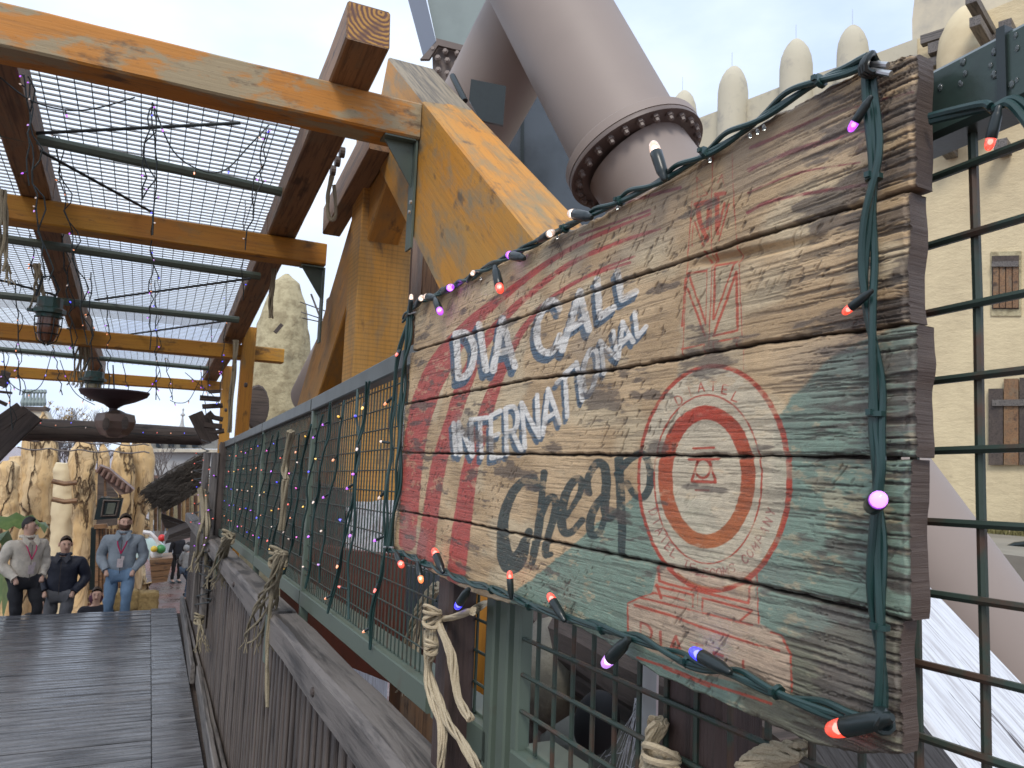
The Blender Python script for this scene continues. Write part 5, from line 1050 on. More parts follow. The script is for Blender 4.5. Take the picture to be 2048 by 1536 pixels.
# ---- carved stone pillars on the left
RP = 'tall cream carved stone pillars across the square'
def pillar(L, Rt, Y, lab, mat='rock', ybot=1180, lean=0):
    # L, Rt: left and right outline, lists of (x, y) from top to bottom in design units
    t = thing('stone_pillar', lab, 'stone pillar', aY((L[0][0]+Rt[0][0])/2, 1150, Y), RP)
    ys = np.linspace(min(L[0][1], Rt[0][1]), ybot, 64); mb = MB(); n_ = 28
    Lx = np.interp(ys, [p[1] for p in L], [p[0] for p in L]); Rx = np.interp(ys, [p[1] for p in Rt], [p[0] for p in Rt])
    for i, y_ in enumerate(ys):
        a_, b_ = aY(Lx[i], y_, Y), aY(Rx[i], y_, Y); c = (a_+b_)/2; hw = max((b_-a_).length/2, .03)
        if i == len(ys)-1: c.z = PZ; 
        for k in range(n_):
            a = 2*math.pi*k/n_; q = Vector((c.x+hw*math.cos(a), c.y+hw*.8*math.sin(a), c.z)); q += mnoise.noise_vector(q*.9)*.20*hw+mnoise.noise_vector(Vector((q.x*2.2, q.y*2.2, q.z*1.2)))*.20*hw+mnoise.noise_vector(q*5)*.10*hw+mnoise.noise_vector(q*12)*.03*hw; mb.v.append(tuple(q))
    for i in range(len(ys)-1):
        for k in range(n_): mb.face([i*n_+k, (i+1)*n_+k, (i+1)*n_+(k+1) % n_, i*n_+(k+1) % n_])
    mb.face(list(range(n_))); mb.face([(len(ys)-1)*n_+k for k in range(n_)][::-1])
    mb.build('rock_body', M[mat], t, smooth=True); return t
pillar([(6, 922), (-12, 940), (-14, 1150)], [(30, 922), (42, 935), (32, 1150)], 23, 'low flat topped cream pillar at the left edge')
pillar([(86, 824), (70, 845), (52, 865), (45, 900), (38, 1000), (30, 1180)], [(86, 824), (98, 838), (110, 856), (113, 900), (108, 1000), (100, 1180)], 24, 'tallest left cream pillar with a pointed top above the dark log')
pillar([(20, 918), (8, 925), (6, 936)], [(24, 912), (46, 900), (48, 936)], 26.5, 'pinkish slanting stone shoulder between the low pillar and the pointed one', ybot=1100)
tc_ = pillar([(112, 926), (106, 940), (102, 1000), (96, 1180)], [(142, 926), (150, 940), (155, 1000), (152, 1180)], 22.5, 'short rounded pillar with two wooden pegs, between two taller ones', 'adobe')
for py in (962, 998, 1002):
    if py == 1002: continue
    a_, b_ = aY(104, py, 21.6), aY(154, py+3, 21.6); mb = MB(); mb.tube([a_, (a_+b_)/2+Vector((0, 0, -.05)), b_], .06, 8); mb.build('peg', M['brown'], tc_, smooth=True)
pillar([(168, 872), (150, 885), (138, 900), (136, 930), (142, 1000), (146, 1180)], [(168, 872), (184, 878), (195, 905), (196, 950), (190, 1060), (178, 1180)], 22, 'broad knotty pillar left of the hut with a blunt peak')
pillar([(206, 886), (200, 895), (197, 920)], [(206, 886), (215, 896), (220, 915), (222, 960)], 25, 'narrow pointed pillar peeping above the tin roof', ybot=1100)
pillar([(243, 890), (232, 900), (224, 925), (225, 1180)], [(258, 880), (268, 900), (271, 930), (268, 1000), (255, 1180)], 23.5, 'ragged topped pillar behind the tin roof')
pillar([(268, 884), (262, 892), (262, 1180)], [(296, 876), (306, 895), (308, 920), (300, 1000), (288, 1080), (285, 1180)], 24, 'smooth pillar at the right end of the stone group')
def wallbox(name, pts, Y, th, mat, par): mb = MB(); mb.prism([aY(x, y, Y) for x, y in pts], (0, th, 0)); return mb.build(name, mat, par)
rw = pillar([(-30, 945), (-60, 1180)], [(30, 940), (100, 946), (150, 935), (215, 925), (290, 930), (286, 1180)], 27, 'low rough stone wall closing the gaps behind the carved pillars')
for k, (ya, yb) in enumerate(((878, 890), (896, 905))):
    t = thing('garden_wire', ('upper', 'lower')[k]+' sagging wire strung across the tops of the stone pillars', 'wire', aY(40, ya, 21))
    pts = []
    for i in range(25): pts.append(aY(35+i*11, ya+(yb-ya)*i/24+5*abs(math.sin(i*.55))-2, 21))
    mb = MB(); mb.tube(pts, .018, 5); mb.build('wire', M['twig'], t)
# ---- hut with a tin roof and screen
hut = thing('tin_roof_hut', 'small dark timber hut with a tilted rusty tin roof among the stone pillars', 'hut', aY(215, 1150, 21))
rf = wallbox('roof_sheet', [(198, 930), (218, 938), (268, 980), (262, 986), (240, 990), (196, 946)], 19.8, .9, M['tin'], hut)
for i in range(7): 
    x0 = 202+i*9; mb = MB(); mb.tube([aY(x0, 933+i*6.4, 19.75), aY(x0-8+i*1, 945+i*6.6, 19.75)], .05, 6); mb.build('roof_ridge', M['tin'], hut, smooth=True)
for pts in ([(208, 958), (212, 958), (214, 1012), (208, 1012)], [(188, 1050), (214, 1048), (216, 1056), (188, 1058)], [(236, 985), (240, 985), (246, 1004), (241, 1004)]): wallbox('post', pts, 20.4, .15, M['brown'], hut)
wallbox('doorway', [(182, 1056), (212, 1056), (204, 1180), (178, 1180)], 21.0, .3, M['black'], hut)
wallbox('shade_wall', [(196, 940), (236, 990), (234, 1050), (192, 1056)], 21.6, .2, M['plank_dark'], hut)
for i in range(7): wallbox('wall_board', [(192+i*7, 1058), (197.5+i*7, 1057), (196+i*7, 1185), (189+i*7, 1185)], 20.5+.05*i, .06, M['brown'], hut)
tv = thing('screen_box', 'black framed screen box hanging tilted under the tin roof', 'screen', aY(215, 1018, 19.6))
wallbox('case', [(196, 1000), (202, 995), (246, 998), (238, 1036), (188, 1040)], 19.6, .5, M['black'], tv); wallbox('screen', [(216, 1006), (232, 1006), (227, 1028), (211, 1028)], 19.57, .02, plain('screen_glass', (.1, .11, .09), .2, scale=2, var=.5), tv)
mb = MB(); mb.tube([aY(x, y, 19.58) for x, y in ((208, 1001), (238, 1002), (232, 1031), (203, 1032))], .03, 4, closed=True); mb.build('bezel', M['plank_dark'], tv)
# ---- hanging lamp, lanterns
hl = thing('hanging_bowl_lamp', 'dark shallow bowl hanging lamp with a brown faceted pod below it', 'lamp', aY(229, 800, 10.2))
cc = aY(229, 792, 10.2); RR = (aY(301, 790, 10.2)-aY(157, 790, 10.2)).length/2; k_ = RR/72
mb = MB(); mb.lathe([(RR*.98, 12*k_), (RR, 9*k_), (RR*.93, 0), (RR*.6, -12*k_), (RR*.28, -20*k_), (RR*.12, -28*k_), (RR*.12, -35*k_), (RR*.05, -36*k_)], 40, cc); mb.build('bowl', plain('dark_bowl', (.035, .016, .018), .5, scale=4, var=.3), hl, smooth=True)
pc = aY(230, 850, 10.2); mb = MB(); mb.lathe([(7*k_, 34*k_), (20*k_, 28*k_), (38*k_, 24*k_), (42*k_, 8*k_), (37*k_, -8*k_), (28*k_, -22*k_), (14*k_, -28*k_), (3*k_, -29*k_)], 6, pc); pm_ = mb.build('pod', plain('pod_brown', (.13, .08, .06), .4, scale=3, col2=(.22, .17, .13)), hl, smooth=False)
for (px, py) in ((212, 848), (250, 846)):  # oval pieces standing in for the reflections on the pod facets
    p = aY(px, py, 9.95); mb = MB(); mb.lathe([(.02, -.02), (7*k_, -.015), (7*k_, .01), (.02, .015)], 14, (0, 0, 0)); me = mb.mesh('w')
    for v in me.vertices: v.co.y *= 2.1
    put('facet_reflection', me, M['plank_dark'], hl, frame(p, (0, -1, 0), (1, 0, 0)) @ Matrix.Rotation(math.pi/2, 4, 'Y'))
mb = MB(); mb.tube([cc, aY(226, 730, 10.2)], .008, 5); mb.build('cord', M['wire_dark'], hl)
def lantern(px, ytop, ybot, Y, wpx, lab, glass):
    t = thing('caged_lantern', lab, 'lantern', aY(px, ytop, Y), 'green caged lanterns hung from the pergola')
    a_ = aY(px, ytop, Y); b_ = aY(px, ybot, Y); H = (a_-b_).length; w_ = (aY(px+wpx/2, ytop, Y)-aY(px-wpx/2, ytop, Y)).length/2
    mb = MB(); mb.lathe([(w_*.5, H*1.0), (w_*.8, H*.98), (w_*.82, H*.78), (w_*1.05, H*.74), (w_*1.05, H*.66), (w_*.8, H*.64), (w_*.85, H*.57), (w_*.6, H*.56)], 10, b_); mb.build('cap', plain('lantern_green', (.02, .06, .05), .4, scale=12, col2=(.06, .035, .02)), t)
    mb = MB(); mb.lathe([(w_*.66, H*.57), (w_*.68, H*.4), (w_*.62, H*.2), (w_*.42, H*.08), (w_*.1, H*.04)], 18, b_); mb.build('globe', glass, t, smooth=True)
    for k in range(6):
        a = k*math.pi/3; d = Vector((math.cos(a), math.sin(a), 0)); mb = MB(); mb.tube([b_+d*w_*.85+Vector((0, 0, H*.6)), b_+d*w_*.82+Vector((0, 0, H*.35)), b_+d*w_*.6+Vector((0, 0, H*.1)), b_+d*w_*.1+Vector((0, 0, 0))], w_*.04, 5); mb.build('cage_bar', M['black'], t)
    mb = MB(); 
    for z in (.4, .22): mb.lathe([(w_*(.8 if z == .4 else .72), H*z), (w_*(.8 if z == .4 else .72)+.004, H*z+.008)], 14, b_)
    mb.build('cage_ring', M['black'], t)
    for k in (-1, 1): mb = MB(); mb.box(a_+Vector((k*w_*.9, 0, -H*.3)), (w_*.3, w_*.3, H*.06)); mb.build('lug', M['dkgreen'], t)
    mb = MB(); mb.tube([a_+Vector((w_*.5, 0, 0)), a_+Vector((w_*.75, 0, H*.18)), a_+Vector((w_*.3, 0, H*.45)), a_+Vector((-w_*.3, 0, H*.42)), a_+Vector((-w_*.6, 0, 0))], w_*.09, 6); mb.build('hanger', M['black'], t)
lantern(92, 594, 690, 7.6, 66, 'larger caged lantern with an amber brown globe hanging from the long beam', plain('amber_glass', (.12, .045, .02), .15, scale=4, var=.3, bs=0))
lantern(184, 742, 802, 10.6, 50, 'smaller caged lantern with a yellowed globe in front of the dark bowl lamp', plain('yellowed_glass', (.30, .25, .13), .2, scale=4, var=.2, bs=0))
# ---- cross log and diagonal timbers
lg = thing('cross_log', 'dark round log spanning the end of the bridge at head height', 'log', aY(200, 862, 13.2))
P = [aY(x, y, 13.2) for x, y in ((10, 858), (100, 860), (200, 864), (300, 868), (410, 874))]; mb = MB(); mb.tube(P, [.175, .165, .16, .15, .14], 14); me = mb.mesh('log', True); put('log', me, M['plank_dark'], lg)
dg_ = thing('diagonal_planks', 'old dark planks leaning against the left end of the cross log', 'timber', aY(30, 860, 12.5))
for (a_, b_, w_) in (((66, 826), (-25, 915), .3), ((45, 818), (-5, 850), .2), ((0, 752), (18, 756), .16), ((0, 762), (16, 768), .12), ((-10, 800), (14, 808), .05), ((-12, 782), (24, 786), .03)): beam('plank', aY(*a_, 12.5), aY(*b_, 12.5), .1, w_, M['plank_dark'], dg_, cham=.01, wob=.01)
kn = thing('diagonal_planks', 'short bundle of dark sticks and planks at the right end of the cross log', 'timber', aY(400, 860, 12))
for i, (a_, b_, w_) in enumerate((((392, 826), (420, 885), .2), ((410, 832), (432, 880), .12), ((400, 795), (440, 798), .07), ((405, 815), (445, 810), .06), ((412, 830), (446, 838), .06), ((408, 850), (444, 852), .08), ((415, 866), (448, 862), .06), ((404, 842), (425, 826), .1), ((418, 785), (441, 783), .05))): beam('plank', aY(*a_, 11.6), aY(*b_, 11.6), .08, w_, M['plank_dark'], kn, cham=.01, wob=.012)
# ---- thatched roofs on the right of the square
def thatch(name, lab, pts, Y, th, n_=2600, drop=.11):
    t = thing(name, lab, 'thatched roof', aY(*pts[0], Y))
    mb = MB(); mb.prism([aY(x, y, Y) for x, y in pts], (0, th, 0)); mb.build('roof_slab', M['thatch'], t)
    g_ = MB(); P = [aY(x, y, Y) for x, y in pts]; c = sum(P, Vector())/len(P)
    for i in range(n_):
        k = int(hsh(i, 1)*(len(P))); a_, b_ = P[k], P[(k+1) % len(P)]; q = a_.lerp(b_, hsh(i, 2)).lerp(c, hsh(i, 3)**1.5*.95)+Vector((0, -.02-.1*hsh(i, 8)+(th*hsh(i, 9) if i % 3 == 0 else 0), .03))
        d = Vector((-.6-.4*hsh(i, 4), (hsh(i, 5)-.5)*.5, -.45-.5*hsh(i, 6)))*drop*(.5+hsh(i, 7)); w_ = Vector((0, .0, .012)); g_.v += [tuple(q-w_), tuple(q+w_), tuple(q+d)]; m_ = len(g_.v); g_.face([m_-3, m_-2, m_-1])
    o = g_.build('straw_ends', M['thatch'], t); o['kind'] = 'stuff'
thatch('thatched_roof', 'dark ragged thatched roof sloping down to the left behind the fence end', [(288, 988), (294, 978), (339, 949), (408, 908), (416, 920), (410, 975), (367, 1002), (333, 1022), (325, 1008), (310, 1014)], 14.5, 1.6)
wl2 = thing('shop_front', 'row of tan boards and shells under the dark thatched roof', 'shop', aY(370, 1020, 18))
for i in range(15): wallbox('board', [(300+i*8, 990), (306.5+i*8, 990), (306+i*8, 1062), (300+i*8, 1062)], 18+.06*(i % 3), .08, M[('rock', 'brown', 'adobe3', 'tin')[i % 4]], wl2)
fb = thing('plank_parapet', 'dark plank parapet sloping down below the thatched roof', 'parapet', aY(360, 1040, 15))
wallbox('board', [(323, 1027), (402, 1056), (402, 1062), (322, 1036)], 15, .1, M['plank_dark'], fb); wallbox('board', [(322, 1037), (402, 1063), (400, 1074), (330, 1056)], 15.02, .1, M['plank_dark'], fb)
lr = thing('lean_to_roof', 'small sloping dark board roof beside the far posts', 'roof', aY(365, 1065, 13.5))
wallbox('roof_board', [(338, 1070), (400, 1046), (401, 1056), (334, 1080)], 13.5, 1.0, M['plank_dark'], lr); wallbox('roof_board', [(332, 1081), (401, 1057), (401, 1070), (330, 1088)], 13.45, 1.0, M['slat_wood'], lr)
# far building, spire, tower, trees
fbld = thing('grey_building', 'pale grey building with a heavy cornice far beyond the stone pillars', 'building', aY(380, 1000, 48))
wallbox('wall', [(296, 905), (470, 905), (470, 1050), (296, 1050)], 48, 4, M['bwall'], fbld); wallbox('cornice', [(294, 897), (472, 899), (472, 905), (294, 904)], 47.6, 1, M['adobe2'], fbld); wallbox('attic', [(296, 872), (470, 876), (470, 898), (296, 897)], 48.2, 3, plain('attic_grey', (.2, .2, .19), .8), fbld)
for x in (312, 336, 360, 384): wallbox('window', [(x, 880), (x+12, 880), (x+12, 894), (x, 894)], 48.0, .15, M['glassd'], fbld)
rb = thing('brick_low_wall', 'strip of reddish wall and hedge below the grey building', 'wall', aY(330, 960, 36)); wallbox('coping', [(298, 950), (345, 952), (345, 958), (298, 956)], 36, .5, M['tin'], rb); wallbox('wall_face', [(298, 956), (420, 958), (420, 1040), (298, 1040)], 36.1, .4, M['brush'], rb)
sp = thing('church_spire', 'slim grey stone spire with a finial on the horizon', 'spire', aY(363, 858, 70)); b_ = aY(363, 862, 70); k_ = (aY(373, 860, 70)-aY(363, 860, 70)).length/10
mb = MB(); mb.lathe([(11*k_, 0), (7*k_, 6*k_), (4*k_, 14*k_), (2.2*k_, 26*k_), (1.6*k_, 32*k_), (5*k_, 34*k_), (4*k_, 37*k_), (1.2*k_, 39*k_), (1*k_, 44*k_), (2.4*k_, 46*k_), (.3*k_, 50*k_)], 8, b_); mb.build('spire_body', M['bwall'], sp)
tw_ = thing('balustrade_tower', 'stubby tower crowned with pale bottle shaped balusters behind the leaning planks', 'tower', aY(65, 830, 40))
wallbox('cap', [(38, 812), (94, 814), (88, 822), (40, 820)], 40, 1.5, M['plank_dark'], tw_); wallbox('tower_body', [(44, 820), (92, 822), (112, 862), (20, 862)], 40.1, 1.6, M['adobe2'], tw_)
for i in range(7):
    b_ = aY(45+i*7, 812, 40.6); mb = MB(); q = .11; mb.lathe([(q*.6, 0), (q, .15), (q*.5, .4), (q*.4, .55), (q*.8, .62), (q*.5, .75)], 8, b_); mb.build('baluster', M['panel'], tw_)
def tree(px, py, Y, H, lab, seed, leafs=0, mat=None):
    t = thing('bare_tree', lab, 'tree', aY(px, py, Y), 'bare winter trees beyond the pillars'); r = random.Random(seed); base = aY(px, py, Y); base.z = PZ if base.z > PZ else base.z
    tm = MB(); br = MB(); lf = MB(); top = aY(px, py, Y).z
    tm.tube([base, base+Vector((.1, 0, (top-base.z)*.6)), Vector((base.x, base.y, top))], [.2, .16, .12], 8)
    def grow(p, d, L, rr, lv):
        q = p+d*L; br.tube([p, (p+q)/2+Vector((r.uniform(-.06, .06), 0, 0))*L, q], [rr, rr*.8, rr*.6], 4, cap=False)
        if leafs and lv <= 1 and r.random() < leafs:
            for _ in range(5): c = q+Vector((r.uniform(-.15, .15), r.uniform(-.15, .15), r.uniform(-.2, .1))); a = Vector((r.uniform(-1, 1), r.uniform(-1, 1), r.uniform(-1, 1)))*.1; b = a.orthogonal()*.8; lf.v += [tuple(c-a), tuple(c+b), tuple(c+a)]; k = len(lf.v); lf.face([k-3, k-2, k-1])
        if lv > 0:
            for _ in range(3 if lv > 1 else 4): grow(q if r.random() < .6 else p.lerp(q, r.uniform(.5, 1)), (d+Vector((r.uniform(-.75, .75), r.uniform(-.5, .5), r.uniform(-.15, .6)))).normalized(), L*r.uniform(.6, .85), rr*.6, lv-1)
    for k in range(5): grow(Vector((base.x, base.y, top-.4*k)), Vector((r.uniform(-.8, .8), r.uniform(-.3, .3), 1)).normalized(), H*.28, .05, 4)
    tm.build('trunk', M['twig'], t); o = br.build('branches', M['twig'], t); o['kind'] = 'stuff'
    if lf.v: o = lf.build('leaves', M['straw'], t); o['kind'] = 'stuff'
tree(118, 880, 60, 3.6, 'bare branched tree with a few yellow leaves beside the tower', 3, .12)
tree(155, 905, 42, 2.9, 'bare fine twigged tree left of the hanging bowl lamp', 5, .0)
tree(200, 915, 44, 2.4, 'low bare tree behind the log under the bowl lamp', 8, 0)
tree(322, 985, 34, 2.2, 'bare shrubby tree in front of the grey building', 11, 0)
# planter boat, figures, bales
pl_ = thing('wooden_planter', 'tapered wooden crate planter on the red paving', 'planter', aY(320, 1168, 19))
for i in range(4):
    y0 = 1120+i*12; wallbox('board', [(299+i*1.2, y0), (346-i*3, y0-4), (343-i*3, y0+7), (300+i*1.2, y0+11)], 19, 1.0, M['brown'], pl_)
cf = thing('garden_figure', 'round colourful figure in white, green and yellow with a red hat in the planter', 'figure', aY(318, 1110, 19.5))
def ball(px, py, Y, rpx, mat, name, par, sz=1): c = aY(px, py, Y); r_ = (aY(px+rpx, py, Y)-c).length; mb = MB(); mb.lathe([(r_*math.sin(a)+1e-4, -r_*sz*math.cos(a)) for a in np.linspace(0, math.pi, 9)], 14, c); return mb.build(name, mat, par, smooth=True)
C_ = lambda n, c, **k: plain(n, c, k.get('r', .4), scale=3, var=.1, bs=0)
ball(313, 1106, 19.4, 13, C_('figure_white', (.7, .7, .68)), 'body', cf, 1.2); ball(308, 1098, 19.2, 7, C_('figure_yellow', (.7, .5, .05)), 'belly', cf); ball(322, 1098, 19.3, 10, C_('figure_green', (.05, .25, .08)), 'scarf', cf); ball(324, 1076, 19.3, 8, C_('figure_red', (.6, .03, .03)), 'hat', cf)
gd2 = thing('glass_canopy', 'pale green rounded glass canopy behind the man in the grey jacket', 'canopy', aY(300, 1090, 20)); c0 = aY(296, 1112, 20.5); mb = MB()
mb.lathe([((.42)*math.cos(a), .42*math.sin(a)) for a in np.linspace(0, 1.5, 8)], 24, (c0.x, c0.y, c0.z)); mb.build('shell', plain('pale_teal_shell', (.35, .45, .42), .2, scale=2, var=.15), gd2, smooth=True)
mb = MB(); mb.tube([aY(x, y, 19.4) for x, y in ((286, 1064), (300, 1066), (312, 1078), (320, 1092))], .05, 6); mb.build('rim', C_('rim_white', (.7, .7, .7)), gd2, smooth=True)
for k, (px, py) in enumerate(((252, 1200), (292, 1203))):
    t = thing('straw_bale', ('straw bale seen between the seated man and the grey jacketed man', 'straw bale at the edge of the red paving, right of the jeans')[k], 'straw bale', aY(px, py, 13.5)); c = aY(px, py, 13.5); mb = MB(); mb.box((0, 0, 0), (.34, .3, .3)); me = mb.mesh('b'); bm = bmesh.new(); bm.from_mesh(me); bmesh.ops.subdivide_edges(bm, edges=bm.edges, cuts=4, use_grid_fill=True); bm.to_mesh(me); bm.free(); bumpy(me, .025, 9); put('bale_body', me, M['straw'], t, Matrix.Translation(c))
# banana plant at the left
bp = thing('banana_plant', 'banana plant with one broad arching leaf at the left edge behind the man in cream', 'plant', aY(10, 1200, 12.5))
def leaf(path, w, Y):
    P = [aY(x, y, Y) for x, y in path]; mb = MB(); n_ = len(P)
    for i, p in enumerate(P):
        u = i/(n_-1); ww = w*math.sin(min(1, u*1.15+.08)*math.pi*.95)**.6; t_ = (P[min(i+1, n_-1)]-P[max(i-1, 0)]).normalized(); s_ = t_.cross(Vector((0, 1, 0))).normalized(); mb.v += [tuple(p+s_*ww+Vector((0, .12, -.05*(i % 2)))), tuple(p), tuple(p-s_*ww+Vector((0, -.12, -.05*(i % 2))))]
    for i in range(n_-1):
        for k in range(2): a = i*3+k; mb.face([a, a+1, a+4, a+3])
    mb.build('leaf', M['leaf'], bp, smooth=True)
leaf([(-30, 1060), (-15, 1050), (0, 1044), (15, 1040), (30, 1038), (45, 1038), (60, 1040), (75, 1044), (86, 1049), (95, 1055)], .085, 12.5)
leaf([(-20, 1090), (-5, 1075), (8, 1072), (20, 1085), (24, 1110)], .08, 12.6); leaf([(-10, 1230), (-4, 1190), (2, 1150), (6, 1110), (4, 1080)], .07, 12.7); leaf([(6, 1230), (12, 1180), (10, 1140), (0, 1110)], .06, 12.4)
# ---------------------------------------------------------------- things seen through the mesh
def blk(name, lab, cat, pts, X, th, mat, pname='body'):
    t = thing(name, lab, cat, aX(*pts[0], X)); mb = MB(); mb.prism([aX(x, y, X) for x, y in pts], (th, 0, 0)); mb.build(pname, mat, t); return t
blk('white_block', 'white painted timber footing seen through the mesh left of the sign', 'timber', [(690, 1015), (760, 1000), (860, 1005), (860, 1118), (690, 1100)], 1.3, .3, M['white_p'])
blk('red_brown_cladding', 'red brown boarding seen through the mesh below the white block', 'cladding', [(560, 1075), (690, 1100), (865, 1118), (865, 1400), (690, 1330), (560, 1230)], 1.22, .12, M['ochre_wall'])
t = blk('netted_board', 'dark blue grey panel with wire netting behind the mesh by the pale rope', 'panel', [(812, 1130), (905, 1160), (905, 1300), (812, 1270)], 1.1, .05, M['slate'])
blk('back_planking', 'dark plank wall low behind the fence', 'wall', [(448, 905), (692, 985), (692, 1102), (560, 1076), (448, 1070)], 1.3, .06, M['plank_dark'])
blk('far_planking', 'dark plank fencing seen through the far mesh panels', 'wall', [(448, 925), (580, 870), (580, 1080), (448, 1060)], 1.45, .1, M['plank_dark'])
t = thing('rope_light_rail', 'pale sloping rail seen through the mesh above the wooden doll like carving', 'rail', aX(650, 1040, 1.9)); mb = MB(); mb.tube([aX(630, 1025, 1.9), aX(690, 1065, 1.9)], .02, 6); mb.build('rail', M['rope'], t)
blk('dark_backing', 'added dark backing sheet low behind the narrow and wide mesh under the sign', 'boarding', [(900, 1150), (1000, 1150), (1330, 1300), (1560, 1480), (1560, 1800), (900, 1800)], 1.18, .05, M['plank_dark'])  # sheet added so the area behind the mesh stays dark
bo = thing('mottled_boulder', 'mottled grey boulder low behind the wide mesh under the sign', 'boulder', aX(1130, 1400, 1.0)); c = aX(1130, 1340, .98); mb = MB(); mb.lathe([(.14*math.sin(a)+1e-4, -.15*math.cos(a)) for a in np.linspace(0, math.pi, 16)], 24, c); me = mb.mesh('b', True); bumpy(me, .035, 8); put('rock', me, M['stone'], bo)
lg2 = thing('dark_log', 'dark split log crossing behind the mesh just below the sign', 'log', aX(1180, 1300, .95)); beam('log', aX(1040, 1235, 1.0), aX(1420, 1430, .85), .09, .11, M['plank_dark'], lg2, cham=.03, wob=.006); beam('log', aX(1060, 1300, 1.0), aX(1350, 1460, .9), .07, .07, M['plank_dark'], lg2, cham=.02, wob=.006)
ba = thing('black_buoy', 'black oval buoy hanging behind the wide mesh under the sign', 'buoy', aX(1200, 1440, .8)); c = aX(1193, 1445, .78); mb = MB(); mb.lathe([(.042*math.sin(a)+1e-4, -.062*math.cos(a)) for a in np.linspace(0, math.pi, 14)], 24, (0, 0, 0)); mb.build('buoy', plain('matt_black', (.006, .006, .007), .8, bs=0), ba, smooth=True, mtx=Matrix.Translation(c) @ Matrix.Rotation(.35, 4, 'X'))
nt_ = thing('fishing_net', 'torn white fishing net draped behind the wide mesh', 'net', aX(1260, 1480, .7))
for i in range(22):
    a_ = aX(1268+hsh(i)*14, 1396+hsh(i, 2)*20, .72); b_ = aX(1180+hsh(i, 3)*150, 1545, .72+.05*hsh(i, 6)); mb = MB(); mb.tube([a_, a_.lerp(b_, .5)+Vector((0, (hsh(i, 4)-.5)*.02, (hsh(i, 5)-.5)*.02)), b_], .0006, 4); mb.build('strand', M['white_p'], nt_)
for i in range(9):
    a_ = aX(1170+i*20, 1500+hsh(i)*30, .74); b_ = aX(1190+i*22, 1480+hsh(i, 1)*55, .74); mb = MB(); mb.tube([a_, a_.lerp(b_, .5)+Vector((0, 0, -.008)), b_], .0006, 4); mb.build('strand', M['white_p'], nt_)
cl = thing('canvas_heap', 'grey green canvas and planks heaped behind the mesh by the dark post', 'canvas', aX(1250, 1480, .95)); mb = MB(); mb.lathe([(.2*math.sin(a)+1e-4, -.13*math.cos(a)) for a in np.linspace(0, math.pi, 12)], 20, aX(1270, 1530, .95)); me = mb.mesh('c', True); bumpy(me, .05, 7); put('canvas', me, plain('canvas_cloth', (.13, .13, .11), .9, scale=6, var=.4, bs=.5), cl)
po = thing('orange_post', 'rough orange timber post seen through the narrow mesh under the sign', 'post', aX(960, 1300, .9)); p0, p1 = aX(945, 1430, .85), aX(955, 1170, .85); beam('post_body', p0, p1, .055, .075, M['orange2'], po, upv=(1, 0, 0))
wl3 = thing('dark_backdrop_wall', 'dark boarding low behind the trestle', 'wall', (3, 3, -1)); mb = MB(); mb.box((3.4, 3.6, -1.95), (.2, 8, 3.4)); mb.build('boarding', M['plank_dark'], wl3)  # low backdrop wall in the dark plank colour
# ================================================================ people
SK = plain('skin', (.62, .38, .28), .5, scale=20, var=.1, bs=0)
FOLD = bpy.data.textures.new('folds', 'CLOUDS'); FOLD.noise_scale = .11; FOLD.noise_depth = 2
def skin(name, V, E, Rr, mat, par, mtx, sub=2):
    me = bpy.data.meshes.new(name); me.from_pydata([tuple(v) for v in V], E, [])
    bm = bmesh.new(); bm.from_mesh(me); ly = bm.verts.layers.skin.verify(); bm.verts.ensure_lookup_table()
    for i, v in enumerate(bm.verts):
        r_ = Rr[i]; v[ly].radius = r_ if hasattr(r_, '__len__') else (r_, r_); v[ly].use_root = (i == 0)
    bm.to_mesh(me); bm.free()
    o = put(name, me, mat, par, mtx); md = o.modifiers.new('skin', 'SKIN'); md.use_smooth_shade = True; md.branch_smoothing = .6
    s_ = o.modifiers.new('sub', 'SUBSURF'); s_.levels = sub; s_.render_levels = sub
    if name in ('jacket', 'trousers'):
        d_ = o.modifiers.new('folds', 'DISPLACE'); d_.texture = FOLD; d_.strength = .045; d_.mid_level = .5; d_.texture_coords = 'LOCAL'
    return o
